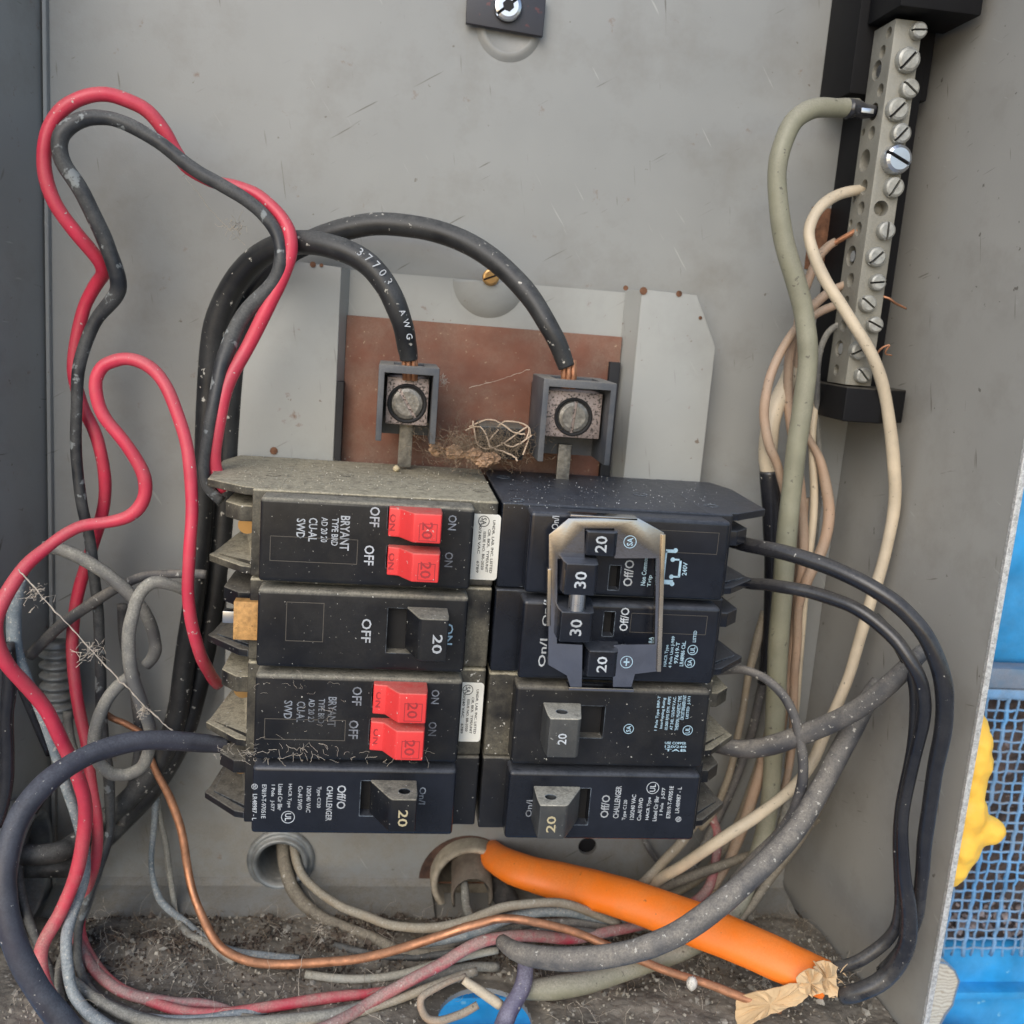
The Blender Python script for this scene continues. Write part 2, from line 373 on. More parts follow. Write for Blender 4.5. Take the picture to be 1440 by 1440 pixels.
low = empty('sill_board', 'blue painted lower board with a patch peeled to bare wood', 'board', (230, 0, zb))
lowb = board('board', zb - 130, zb, 40, BLUE, low, y=14)
box('ledge', low, BLUE, -420, 620, -16, -3, zb - 24, zb - 20, bev=1)
# peeled bare wood patch : planks of grain standing just proud behind a ragged paint rim
bm = bmesh.new()
outl = [(1290,1352),(1310,1350),(1330,1353),(1342,1364),(1348,1378),(1342,1398),(1338,1412),(1328,1425),(1318,1445),(1300,1470),(1240,1500),(1240,1352)]
pl = [at(px, py, 0) for px, py in outl]
add_prism(bm, [(p.x, p.z) for p in pl], -3, .6, 0, 'd')
pp = link('bare_patch', bm2me(bm), WOOD, low, label='bare grey weathered wood where paint peeled')
wn = WOOD.node_tree; tn = wn.nodes.new('ShaderNodeTexWave'); tn.bands_direction = 'Z'; tn.inputs['Scale'].default_value = 170; tn.inputs['Distortion'].default_value = 9
tn.inputs['Detail'].default_value = 4; gp = wn.nodes.new('ShaderNodeNewGeometry'); wn.links.new(gp.outputs['Position'], tn.inputs['Vector'])
cr = wn.nodes.new('ShaderNodeValToRGB'); cr.color_ramp.elements[0].color = (.40,.34,.26,1); cr.color_ramp.elements[0].position = .0; cr.color_ramp.elements[1].position = .6; cr.color_ramp.elements[1].color = (.60,.56,.47,1)
wn.links.new(tn.outputs[0], cr.inputs[0]); wn.links.new(cr.outputs[0], wn.nodes['Principled BSDF'].inputs['Base Color'])
rim = [p + Vector((R.uniform(-.2,.2), -.8, R.uniform(-.2,.2))) for p in pl[:10]]
bm = bmesh.new(); sweep(bm, rim, [.35 + .35 * R.random() for _ in rim], n=6); link('paint_rim', bm2me(bm), BLUED, low)
# leaf litter behind the mesh
bm = bmesh.new(); nx, nz_ = 110, 80; vs = []
for i in range(nx + 1):
    row = []
    for j in range(nz_ + 1):
        x = 194 + 240 * i / nx; zz = zb - 4 + (ztb - zb + 40) * j / nz_
        v = Vector((x * .12, zz * .12, 3)); q = noise.noise(v) * 4 + noise.noise(v * 2.7) * 3
        row.append(bm.verts.new((x, 34 + q - (1 - j / nz_) * 14, zz)))
    vs.append(row)
for i in range(nx):
    for j in range(nz_): bm.faces.new((vs[i][j], vs[i+1][j], vs[i+1][j+1], vs[i][j+1]))
link('leaf_litter', bm2me(bm), DARKB, kind='stuff', label='brown and grey leaf litter packed behind the blue wire mesh')
def chips(name, n, boxf, size, m, label, kind='stuff'):
    bm = bmesh.new()
    for _ in range(n):
        p = boxf(); s = size * R.uniform(.35, 1.2); k = R.randint(4, 5)
        ax = Vector((R.uniform(-1,1), R.uniform(-1,1), R.uniform(-1,1))).normalized(); u = ax.orthogonal().normalized(); v = ax.cross(u)
        top = bm.verts.new(p + ax * s * R.uniform(.3,.8)); bot = bm.verts.new(p - ax * s * .4)
        ring = [bm.verts.new(p + (u * math.cos(6.283*i/k) + v * math.sin(6.283*i/k)) * s * R.uniform(.6,1.2)) for i in range(k)]
        for i in range(k): bm.faces.new((ring[i], ring[(i+1)%k], top)); bm.faces.new((ring[(i+1)%k], ring[i], bot))
    return link(name, bm2me(bm), m, kind=kind, label=label)
chips('grit', 260, lambda: Vector((R.uniform(195, 340), R.uniform(12, 20), zb + 4 + abs(R.gauss(0, 9)))), 2.2, mat('pale_grit', (.40,.34,.33), .9, var=.5, vscale=150), 'pale grit and husks lodged behind the bottom of the blue mesh')
# the mesh itself, strand by strand
msh = empty('wire_mesh', 'blue painted square wire mesh over the wall opening', 'mesh', (230, -1, zb))
x0m, x1m = 193, 345; pitch = 5.1
def strand(p0, p1, r, sdd, wav):
    n = 36; pts = []
    for i in range(n + 1):
        p = p0.lerp(p1, i / n); a = math.pi * (p - p0).length / pitch + wav
        p = p + Vector((.35 * noise.noise(Vector((i * .3, sdd, 0))), 6 + (.7 + .3 * noise.noise(p * .11)) * math.cos(a), .7 * noise.noise(Vector((i * .3, sdd, 9)))))
        pts.append(p)
    bm = bmesh.new(); sweep(bm, pts, [r * (1 + .35 * noise.noise(Vector((i * .5, sdd, 3)))) for i in range(n + 1)], n=6)
    link('strand', bm2me(bm), BLUEM, msh, smooth=True)
nh = int((ztb - zb) / pitch) + 1
for i in range(nh):
    zz = ztb - 2 - i * pitch * 1.0
    strand(Vector((x0m, 0, zz)), Vector((x1m, 0, zz + R.uniform(-.6,.6))), .6, i, 0 if i % 2 else math.pi)
for i in range(int((x1m - x0m) / pitch)):
    xx = x0m + 4 + i * pitch
    strand(Vector((xx, 0, ztb)), Vector((xx + R.uniform(-.7,.7), 0, zb - 2)), 1.05 if i % 3 == 0 else .62, 50 + i, 0 if i % 2 else math.pi)

# ------------------------------------------------------------------ the box
BOX = empty('electrical_box', 'open grey painted metal enclosure holding the breakers and wires', 'electrical box', (35, 0, -250))
box('hole_backing', BOX, HOLE, 80, 115, -12, -4, -240, -205)  # added black plate that keeps the small back-wall hole dark
back = box('back_wall', BOX, PAINT, -127, 190, -2, 0, -250, 260)
c1, c2, c3 = at(395, 1208, 0), at(660, 1228, 0), at(826, 1190, 0)
cut(back, lambda bm: (add_cyl(bm, c1 + Vector((0, 6, 0)), (0,-1,0), 9.5, 12, 40), add_cyl(bm, c2 + Vector((0, 6, 0)), (0,-1,0), 16, 12, 40), add_cyl(bm, c3 + Vector((0, 6, 0)), (0,-1,0), 4.1, 12, 28)))
rw = prism('side_wall', BOX, PAINTR, [(190.0, -2), (191.5, -2), (205.3, 97), (203.5, 97)], -250, 260, label='right side wall with a bright worn front edge')
prism('worn_edge', rw, GALV, [(203.35, 97), (205.45, 97), (205.6, 98.4), (203.5, 98.4)], -250.2, 260, bev=.15)
lw = prism('side_wall', BOX, PAINT, [(-127, -2), (-128.5, -2), (-153.6, 97), (-152, 97)], -250, 260, label='left side wall with pressed ribs and a knockout')
for dd in (2.2,):
    prism('seam', lw, PAINT, [(-126.9, dd - 2), (-126.9 - .12 * 2, dd + .6), (-125.9, dd + .2), (-125.6, dd - 2)], -249, 258, bev=.25)
for dd in (38, 55):
    q = leftx(dd)
    prism('rib', lw, PAINT, [(q, dd - 4), (q + 1.4, dd - 1), (q + 1.1, dd + 1), (q - .6, dd + 4)], -240, -2, bev=.3)
KO = Vector((-134, -34, -216))
cut(lw, lambda bm: (add_cyl(bm, KO + Vector((-14, 0, 0)), (1,0,0), 19, 34, 40), add_box(bm, -150, -120, 52, 90, -255, -226)))
# floor with flange, knockout hole
fl = prism('floor_panel', BOX, PAINTR, [(-127, 0), (190, 0), (203.3, 97), (-151.8, 97)], -250, -248)
fh = at(668, 1425, 78); fh = Vector((46, -80, -248))
cut(fl, lambda bm: add_cyl(bm, fh + Vector((0, 0, -5)), (0,0,1), 17, 10, 40))
flg = prism('floor_flange', BOX, PAINT, [(0, -241), (3, -243.2), (21, -246.4), (23, -247.9), (0, -247.9)], -126.5, 189.5, axis='x', bev=.3)
cut(flg, lambda bm: add_cyl(bm, c2 + Vector((0, 6, 0)), (0,-1,0), 17.3, 40, 40))
# rusty joint strip
box('rust_seam', BOX, RUST, 20, 62, .05, .35, -243.3, -242.6)
box('rust_seam', BOX, RUST, -62, -20, .05, .35, -243.2, -242.7)
# embossed dimples
def dimple(c, r, parent, m=PAINT, n=('y')):
    bm = bmesh.new(); rings = []
    prof = [(r * 1.12, 0.03), (r * 1.0, .9), (r * .86, 1.5), (r * .8, 1.2), (r * .74, .9)]
    for rr, h in prof: rings.append([bm.verts.new((c.x + rr * math.cos(a), c.y - h, c.z + rr * math.sin(a))) for a in [2*math.pi*i/48 for i in range(48)]])
    for a, b in zip(rings, rings[1:]):
        for i in range(48): bm.faces.new((a[i], a[(i+1)%48], b[(i+1)%48], b[i]))
    bm.faces.new(rings[-1]); return link('embossed_boss', bm2me(bm), m, parent, smooth=True)
dimple(at(716, 38, 0), 11, BOX)
# right wall knockout ring
bm = bmesh.new(); kc = Vector((196.7, -48, -216)); kr = []
for rr in (17.5, 18.0, 18.6):
    kr.append([bm.verts.new((wallx(48 + rr * math.cos(a)) - (.35 if rr == 18.0 else .02), -48 - rr * math.cos(a), kc.z + rr * math.sin(a))) for a in [2*math.pi*i/48 for i in range(48)]])
for a, b in zip(kr, kr[1:]):
    for i in range(48): bm.faces.new((a[i], a[(i+1)%48], b[(i+1)%48], b[i]))
bm.free()
# seam between floor and right wall
prism('floor_seam', BOX, HOLE, [(189.0, 2), (189.9, 2), (202.6, 96), (201.6, 96)], -247.95, -247.6)
# hold-down tab at the top
tabc = at(712, 18, 4)
tab = empty('retaining_tab', 'black square tab under the bright round screw at the top', 'bracket', tabc)
tp = [at(657, -12, 4), at(768, -5, 4), at(763, 52, 4), at(655, 33, 4)]
prism('plate', tab, mat('black_tab', (.02,.02,.028), .4, dust=.2, spec=.3, scol=(.10,.03,.03), sscale=200), [(p.x, p.z) for p in tp], 2.2, 4.5, bev=.3, axis='d')
sc_c = at(714, 10, 5)
def screw(name, parent, c, r, h, ang, m, slotm=None, slot_w=.22, dome=True, **kw):
    """slotted round head facing the viewer: skirt, domed crown and a recessed slot"""
    bm = bmesh.new(); n = 28
    def ringv(rr, y): return [(c.x + rr * math.cos(2*math.pi*i/n + ang), c.y - y, c.z + rr * math.sin(2*math.pi*i/n + ang)) for i in range(n)]
    prof = [(r, 0), (r, h * .55), (r * .92, h * .85), (r * .72, h), (0.001, h * 1.03)]
    rs = [[bm.verts.new(v) for v in ringv(a, b)] for a, b in prof[:-1]]
    for a, b in zip(rs, rs[1:]):
        for i in range(n): bm.faces.new((a[i], a[(i+1)%n], b[(i+1)%n], b[i]))
    bm.faces.new(rs[-1]); bm.faces.new(rs[0][::-1])
    o = link(name, bm2me(bm), m, parent, **kw)
    if slot_w:
        u = Vector((math.cos(ang), 0, math.sin(ang))); v = Vector((-math.sin(ang), 0, math.cos(ang)))
        def f(b2):
            P = []
            for sx, sy in ((-1,-1),(1,-1),(1,1),(-1,1)):
                P.append(c + u * sx * r * 1.3 + v * sy * r * slot_w * .5)
            lo_ = [b2.verts.new(p + Vector((0, -h * .45, 0))) for p in P]; hi_ = [b2.verts.new(p + Vector((0, -h * 1.5, 0))) for p in P]
            b2.faces.new(lo_[::-1]); b2.faces.new(hi_)
            for i in range(4): b2.faces.new((lo_[i], lo_[(i+1)%4], hi_[(i+1)%4], hi_[i]))
        cut(o, f); L_ = r * .9
        bm = bmesh.new(); vs = []
        for dd_ in (h * .45 + .02, h * .45 + .07):
            vs.append([bm.verts.new(c + u * a_ * L_ + v * b_ * r * slot_w * .49 + Vector((0, -dd_, 0))) for a_, b_ in ((-1,-1),(1,-1),(1,1),(-1,1))])
        bm.faces.new(vs[0][::-1]); bm.faces.new(vs[1])
        for i in range(4): bm.faces.new((vs[0][i], vs[0][(i+1)%4], vs[1][(i+1)%4], vs[1][i]))
        link('slot', bm2me(bm), HOLE, o)
    for p in o.data.polygons: p.use_smooth = False
    return o
screw('screw', tab, sc_c, 5.2, 2.4, .7, SCRB, slot_w=.2)
cyl('recess', tab, HOLE, sc_c + Vector((0, -2.2, 0)), (0,-1,0), 2.2, .35, n=6)

# conduit bushings
def lathe_y(name, parent, c, prof, m, n=48):
    bm = bmesh.new(); rs = []
    for rr, h in prof: rs.append([bm.verts.new((c.x + rr * math.cos(2*math.pi*i/n), c.y - h, c.z + rr * math.sin(2*math.pi*i/n))) for i in range(n)])
    for a, b in zip(rs, rs[1:]):
        for i in range(n): bm.faces.new((a[i], a[(i+1)%n], b[(i+1)%n], b[i]))
    return link(name, bm2me(bm), m, parent, smooth=True)
cb = empty('conduit_bushing', 'small round grey bushing in the back wall below the left breakers', 'bushing', c1)
lathe_y('ring', cb, c1, [(14.2, .1), (14.0, 1.6), (12.4, 2.2), (11.8, 1.8), (11.6, 4.4), (10.8, 5.0), (9.6, 4.4), (9.0, 2), (8.8, -30)], ZINC)
cyl('tube_end', cb, HOLE, c1 + Vector((0, 30, 0)), (0, 1, 0), 9, 2)
cb2 = empty('conduit_bushing', 'large pale round bushing the orange cable comes out of', 'bushing', c2)
lathe_y('ring', cb2, c2, [(17.2, .1), (17.0, 7.6), (16.4, 8.8), (15.2, 9.0), (14.2, 8.0), (14.0, -32)], BONE)
bm = bmesh.new(); add_cyl(bm, c2 + Vector((-1, -.05, -3)), (0,-1,0), 21, .12, 40, inner=15); link('rust_stain', bm2me(bm), mat('dark_rust_stain', (.075,.04,.028), .9, var=.5, vscale=200), cb2)
cyl('tube_end', cb2, HOLE, c2 + Vector((0, 32, 0)), (0, 1, 0), 14.3, 2)
# curled card liner
bm = bmesh.new(); pa = at(664, 1222, 10); rs = []
for k2, (yy, rr, zz) in enumerate([(20, 7.5, 2), (8, 8.2, 1), (-4, 8.5, -1), (-12, 8.8, -5), (-17, 8.8, -9)]):
    rs.append([bm.verts.new((pa.x + rr * math.cos(a), yy, pa.z + zz + rr * math.sin(a))) for a in [math.radians(-25 + 235 * i / 22) for i in range(23)]])
for a, b in zip(rs, rs[1:]):
    for i in range(22): bm.faces.new((a[i], a[i+1], b[i+1], b[i]))
ln = link('card_liner', bm2me(bm), LINER, None, smooth=True, label='curled brown sleeve poking out of the large bushing beside the orange cable', cat='sleeve', origin=pa)
sm = ln.modifiers.new('s', 'SOLIDIFY'); sm.thickness = .0009
# side bushing
sb = empty('conduit_bushing', 'grey ring fitting set in the left side wall near the floor', 'bushing', KO)
bm = bmesh.new(); rs = []
for rr, h in [(24, 3), (24, 7), (22.5, 8), (21.5, 8), (21, 13), (19.5, 14), (18, 13), (17.6, 4), (17.4, -20)]:
    rs.append([bm.verts.new((KO.x - 3 + h, KO.y + rr * math.cos(2*math.pi*i/48), KO.z + rr * math.sin(2*math.pi*i/48))) for i in range(48)])
for a, b in zip(rs, rs[1:]):
    for i in range(48): bm.faces.new((a[i], a[(i+1)%48], b[(i+1)%48], b[i]))
link('ring', bm2me(bm), ZINC, sb, smooth=True)
cyl('tube_end', sb, HOLE, KO + Vector((-22, 0, 0)), (-1,0,0), 18, 2)
# threaded fitting in the left rear corner
tf0 = at(82, 1010, 14); tf1 = at(80, 905, 14)
tf = empty('threaded_fitting', 'grey threaded stub in the left rear corner behind the red wires', 'fitting', tf0)
bm = bmesh.new(); pts = [tf0.lerp(tf1, i / 60) for i in range(61)]
sweep(bm, pts, [5.6 + 1.1 * math.sin(i * .75) for i in range(61)], n=20); link('thread', bm2me(bm), ZINC, tf, smooth=True)

# ------------------------------------------------------------------ mounting pan
pan = empty('mounting_pan', 'pale grey bent metal plate that carries the breakers', 'plate', at(700, 660, 3))
PB = -180
a = at(480, 376, 14); b = at(413, 366, 14); c = at(342, 500, 14)
prism('left_flange', pan, PLATE, [(a.x, a.z), (b.x - 6, b.z), (c.x - 4, c.z + 24), (c.x - 4, PB), (a.x, PB)], 12.5, 14, bev=.25, axis='d')
e = at(903, 407, 14); f_ = at(980, 415, 14); h_ = at(1006, 488, 14)
prism('right_flange', pan, PLATE, [(e.x, e.z), (f_.x, f_.z), (h_.x, h_.z), (h_.x, PB), (e.x, PB)], 12.5, 14, bev=.25, axis='d')
r0 = at(488, 379, 4); r1 = at(884, 405, 4)
prism('recess_web', pan, PLATE, [(r0.x, r0.z), (r1.x, r0.z), (r1.x, PB), (r0.x, PB)], 2.6, 4, axis='d')
prism('recess_side', pan, PLATE, [(a.x - 1.2, 12.6), (a.x + .1, 13.6), (r0.x + 1.2, 4.1), (r0.x, 3)], PB, a.z - .3)
prism('recess_side', pan, PLATE, [(e.x + 1.2, 12.6), (e.x - .1, 13.6), (r1.x - 1.2, 4.1), (r1.x, 3)], PB, e.z - .3)
dm = at(688, 395, 4)
bm = bmesh.new(); rs = []
for rr, h in [(14, .05), (12.8, 1.1), (10.5, 2.6), (7, 3.6), (4, 3.9)]:
    rs.append([bm.verts.new((dm.x + rr * math.cos(q), dm.y - h, min(dm.z + rr * math.sin(q), r0.z - .2))) for q in [2*math.pi*i/48 for i in range(48)]])
for p_, q_ in zip(rs, rs[1:]):
    for i in range(48): bm.faces.new((p_[i], p_[(i+1)%48], q_[(i+1)%48], q_[i]))
bm.faces.new(rs[-1]); link('dimple', bm2me(bm), PLATE, pan, smooth=True)
screw('screw', pan, at(690, 390, 8), 3.2, 1.6, .4, BRASS)
for px, py, s in ((440, 372, 2.2), (452, 373, 1.4), (905, 409, 3), (955, 413, 2.4), (880, 405, 2), (985, 447, 1.4), (385, 634, 3)):
    q = at(px, py, 14.3); cyl('rust_spot', pan, RUST, q + Vector((0, .2, 0)), (0,-1,0), s * .5, .25, n=9)
rz = at(470, 480, 6).z; lz = at(480, 535, 6).z
prism('shadow_strip', pan, mat('shade_black', (.012,.012,.014), .7), [(r1.x - 5.6, rz), (r1.x - 1.4, rz), (r1.x - 1.4, -110), (r1.x - 5.6, -110)], 4.2, 9, bev=.3, axis='d')  # black strips put in for the shade in the recess gaps
prism('shadow_strip', pan, mat('shade_black', (.012,.012,.014), .7), [(a.x + .2, lz), (r0.x + 1.2, lz), (r0.x + 1.2, -110), (a.x + .2, -110)], 6, 14.2, bev=.3, axis='d')
fib = [at(488, 443, 6), at(875, 474, 6), at(862, 655, 6), at(480, 625, 6)]
prism('insulator_sheet', pan, FIBRE, [(p.x, p.z) for p in fib[:2]] + [(fib[1].x, -110), (fib[0].x, -110)], 4.3, 6.2, bev=.2, axis='d')

# terminal lugs
def lug(px0, py0, px1, py1, m_scr, ang, label):
    D = 50; p0 = at(px0, py0, D); p1 = at(px1, py1, D); x0, x1, z1, z0 = p0.x, p1.x, p0.z, p1.z; cx = (x0 + x1) / 2
    t = empty('terminal_lug', label, 'lug', (cx, -7, z0), group=None)
    bm = bmesh.new(); add_box(bm, x0, x1, 22, D, z0, z1, bev=.5)
    hs = link('housing', bm2me(bm), BLUEG, t)
    cut(hs, lambda q: add_box(q, x0 + 2, x1 - 2, 26, D + 5, z0 - 5, z1 - 2.6))
    cut(hs, lambda q: add_box(q, x0 + 5, x1 - 5, 30, D - 5, z1 - 10, z1 + 5))
    box('terminal_block', t, PITTED, x0 + 3, x1 - 3, 24, D - 8, z1 - 21, z1 - 4.5, bev=.5)
    sc = Vector((cx, -(D - 8), z1 - 13.5))
    lathe_y('screw_hole', t, sc, [(7.0, .03), (6.9, .3), (5.8, .25), (5.7, -.5)], HOLE)
    screw('screw', t, sc + Vector((0, 1, 0)), 5.8, 2.0, ang, m_scr, slot_w=.2)
    box('bus_tab', t, PITDK, cx - 2, cx + 3, 26.3, 28, z0 - 12, z0 + 4, bev=.3)
    box('stem', t, BK, x0 + 2, x1 - 2, 6.3, 24, z0 + 3, z1 - 4)
    return t
lug(533, 512, 612, 625, PITDK, -1.02, 'left wire terminal with the pinkish pitted screw face')
lug(765, 532, 857, 655, PITDK, 1.5, 'right wire terminal with the dark upright-slotted screw')

# ------------------------------------------------------------------ neutral bus bar
bt = at(1280, 28, 44); bbx = at(1204, 542, 44); bx = (bt.x + bbx.x) / 2 + .3
bus = empty('neutral_bus_bar', 'dull metal terminal strip with a row of slotted screws', 'terminal strip', (bx, -44, bbx.z))
X0, X1 = bx - 5, bx + 5
bar = box('bar', bus, ALU, X0, X1, 28, 44, bbx.z, bt.z, bev=.35)
side = [(1250,46,2.1),(1241,73,2.4),(1233,99,3.6),(1238,127,2.4),(1229,157,3.2),(1226,187,2.5),(1214,186,1.4),(1216,226,4.2),(1215,263,2.8),(1199,280,1.5),(1211,293,2.6),(1207,322,2.7),(1192,315,1.5),(1197,360,4.0),(1196,394,2.8),(1190,425,2.5),(1186,457,2.6),(1180,490,3.2),(1176,520,2.2)]
def proj_side(px, py):
    r = Vector((px - 720, py - 720, FPX)); w = Vector((r.dot(XW), r.dot(YW), r.dot(ZW))); t_ = X0 / w[0]
    return Vector((X0, -(T - w[1] * t_), w[2] * t_))
sides = []
for px, py, r in side:
    p = proj_side(px, py); p.y = -min(max(-p.y, 28.6 + r), 43.4 - r); sides.append((p, r * .95))
hole_f = at(1239, 293, 44)
cut(bar, lambda q: ([add_cyl(q, p + Vector((-3, 0, 0)), (1,0,0), r, 9, 20) for p, r in sides[::2]], add_cyl(q, hole_f + Vector((0, 5, 0)), (0,-1,0), 2.7, 9, 24)))
cut(bar, lambda q: [add_cyl(q, p + Vector((-3, 0, 0)), (1,0,0), r, 9, 20) for p, r in sides[1::2]])
heads = [(a_, b_, c_ * (1.36 + .12 * math.sin(a_ * 3.7)), d_) for a_, b_, c_, d_ in [(1294,42,2.1,.1),(1279,83,2.9,.9),(1281,124,2.3,-.6),(1264,153,2.7,.85),(1269,187,2.4,.9),(1262,224,3.5,-.4),(1259,263,2.5,1.1),(1248,324,2.5,1.6),(1234,361,2.8,.8),(1236,397,2.4,.15),(1222,427,2.4,-.6),(1232,457,2.2,-.4),(1209,493,2.6,.5),(1215,528,2.2,-.8)]]
for i, (px, py, r, an) in enumerate(heads):
    p = at(px, py, 46.5); p.y = -43.9
    p.x = min(max(p.x, X0 + r * .8), X1 - r * .2)
    big = r > 4.3
    screw('screw', bus, p, r, 4.6 if big else 3.2, an, SCRB if big else SCR, slot_w=.24, label='larger bright round-headed screw' if big else None)
for px, py in ((1234, 99), (1197, 360), (1180, 490)):
    p = proj_side(px, py); cyl('clamp_tip', bus, SCRB, Vector((X0 + 2.2, p.y, p.z)), (-1,0,0), 2.0, 1.6, n=16)
mt = mat('dull_black_plastic', (.008,.008,.009), .6, spec2=.15, dust=.2)
mk = empty('bus_bar_base', 'black plastic base behind the terminal strip', 'base', (bx, 0, bbx.z - 10))
tl = at(1196, 0, 18).x
box('top_block', mk, mt, tl, 189.6, .3, 27.6, at(1175, 138, 18).z, bt.z + 30, bev=.8)
box('spine', mk, mt, X0 + 4.5, 187, .3, 27.8, bbx.z - 4, bt.z + 5, bev=.5)
box('top_hook', mk, mt, X0 - 3, 192, 28, 52, bt.z + 1.5, bt.z + 18, bev=.8)
q0 = at(1150, 588, 22); q1 = at(1235, 545, 46)
prism('foot', mk, mt, [(q0.x - 2, .5), (189, .5), (192, 40), (X1 + 2, 50), (X0 - 2, 50), (q0.x - 2, 24)], bbx.z - 13, bbx.z - .5, bev=.6)
rb = at(1165, 335, 6); box('rust_patch', BOX, RUST, rb.x - 6, rb.x + 12, 0.05, .5, rb.z - 12, rb.z + 12, bev=.1)

# ------------------------------------------------------------------ breakers
CX = 37.4
def mir(s, x): return x if s < 0 else 2 * CX - x        # left-column coordinates mirrored to the right column
def mpoly(s, P): return [(mir(s, x), d) for x, d in P]
def slotbox(q, s, r, d0=70):
    a = at(r[0], r[1], 91); b = at(r[2], r[3], 91); add_box(q, a.x, b.x, d0, 99, b.z, a.z)
def breaker(s, z1, z0, label, slots, bodym, facem, poles=1, top_plate=False, endm=None, x_in=-37.0):
    """s -1 left column, +1 right column; z1 top, z0 bottom"""
    t = empty('circuit_breaker', label, 'circuit breaker', (mir(s, 0), -16, z0))
    g_ = .35; zt_, zb_ = z1 - g_, z0 + g_; endm = endm or bodym
    PH = (z1 - z0) / poles; bodies, faces = [], []
    for k in range(poles):
        a0, a1 = z0 + k * PH + g_, z0 + (k + 1) * PH - g_
        bodies.append(prism('body', t, bodym, mpoly(s, [(36.8, 14.5), (36.8, 82.5), (29.5, 82.5), (-40.5, 82.5), (-40.5, 62), (-36, 50), (-36, 14.5)]), a0, a1, bev=.8))
        faces.append(prism('face', t, facem, mpoly(s, [(28.6, 80), (28.6, 91), (x_in, 91), (x_in, 80)]), a0 + .8, a1 - .9, bev=1.5))
    for sl in slots:
        zc = at(sl[0], sl[1], 91).z; k = min(poles - 1, max(0, int((zc - z0) / PH))); body, face = bodies[k], faces[k]
        cut(face, lambda q: slotbox(q, s, sl, 74)); cut(body, lambda q: slotbox(q, s, sl, 74))
        a_, b_ = at(sl[0], sl[1], 91), at(sl[2], sl[3], 91)
        box('slot_bottom', t, HOLE, a_.x + .05, b_.x - .05, 75, 86.5, b_.z + .05, a_.z - .05)
    ph = (z1 - z0) / poles
    for k in range(poles):
        zb2 = z0 + k * ph + g_
        # sloping barrier plate at the bottom of the pole and small tab above it
        prism('barrier', t, endm, mpoly(s, [(-40.7, 18), (-40.7, 80), (-44, 79), (-56, 66), (-55, 62), (-50, 18)]), zb2, zb2 + 2.4, bev=.3)
        bm = bmesh.new(); zz = zb2 + 2.5
        v = [bm.verts.new((mir(s, x), -d, z_)) for x, d, z_ in [(-40.7, 78, zz + 1.2), (-53, 66, zz + .3), (-50, 26, zz + 1.2), (-40.7, 20, zz + 12), (-40.7, 78, zz), (-53, 66, zz), (-50, 26, zz), (-40.7, 20, zz)]]
        for fidx in ((0,1,2,3),(4,7,6,5),(0,4,5,1),(1,5,6,2),(2,6,7,3),(3,7,4,0)): bm.faces.new([v[i] for i in fidx])
        link('wire_guide', bm2me(bm), endm, t)
        prism('clamp_tab', t, endm, mpoly(s, [(-40.7, 50), (-40.7, 76), (-45, 76), (-50.5, 70), (-50, 50)]), zb2 + ph * .56, zb2 + ph * .74, bev=.35)
        sc = Vector((mir(s, -44.5), -58, zb2 + ph * .42))
        cyl('terminal_screw', t, BRASS, sc, (0,-1,0), 3.0, 5, n=16)
    if top_plate:
        prism('barrier', t, endm, mpoly(s, [(-32, 14.4), (-32, 81), (-43, 80), (-56.5, 69), (-58, 30), (-54, 15)]), zt_ - 2.6, zt_ + .05, bev=.35)
    return t
def handle(t, s, front, df, slot, m, name='handle', rl=5.0, hole=False, base_d=86, flat=False):
    """front: px rect of the front face at depth df; slot: px rect on the face. wedge down toward the slot"""
    a = at(front[0], front[1], df); b = at(front[2], front[3], df)
    x0, x1, z1, z0 = a.x, b.x, a.z, b.z
    sa = at(slot[0], slot[1], 91).x; sb_ = at(slot[2], slot[1], 91).x
    if s < 0: poly = [(x0, df), (x1, df), (x1 + .4, df - 4), (x1 + .3, base_d), (x0 - rl, base_d), (x0 - rl, 91.6), (x0 - 1.0, df - 1.0)]
    else: poly = [(x1, df), (x0, df), (x0 - .4, df - 4), (x0 - .3, base_d), (x1 + rl, base_d), (x1 + rl, 91.6), (x1 + 1.0, df - 1.0)]
    if flat: poly = poly[:4] + [(sa + .4, base_d), (sa + .4, 94.0), (x0 - 4.2, 94.6), (x0 - .8, df - 1.0)]
    o = prism(name, t, m, poly, z0, z1, bev=.45)
    if hole:
        cut(o, lambda q: add_cyl(q, Vector(((x0 + x1) / 2, -(df - 5.5), z1 - 3)), (0,0,1), 1.9, 8, 18))
    return o, Vector(((x0 + x1) / 2, -df, (z0 + z1) / 2))
def outline(t, r, d, m, w=.28, name='moulded_line'):
    a = at(r[0], r[1], d); b = at(r[2], r[3], d); bm = bmesh.new()
    add_box(bm, a.x, b.x, d - .3, d + .06, a.z - w, a.z); add_box(bm, a.x, b.x, d - .3, d + .06, b.z, b.z + w)
    add_box(bm, a.x, a.x + w, d - .3, d + .05, b.z, a.z); add_box(bm, b.x - w, b.x, d - .3, d + .05, b.z, a.z)
    return link(name, bm2me(bm), m, t)
def circ(t, px, py, d, r, m, s=None, dr='dn', w=.22):
    c = at(px, py, d); r *= K; bm = bmesh.new(); add_cyl(bm, c, (0,-1,0), r, .07, 28, inner=r - w); link('emblem_ring', bm2me(bm), m, t)
    if s: text(t, s, px, py, d, r / K * 1.25, r / K * .9, dr, m, name='emblem')
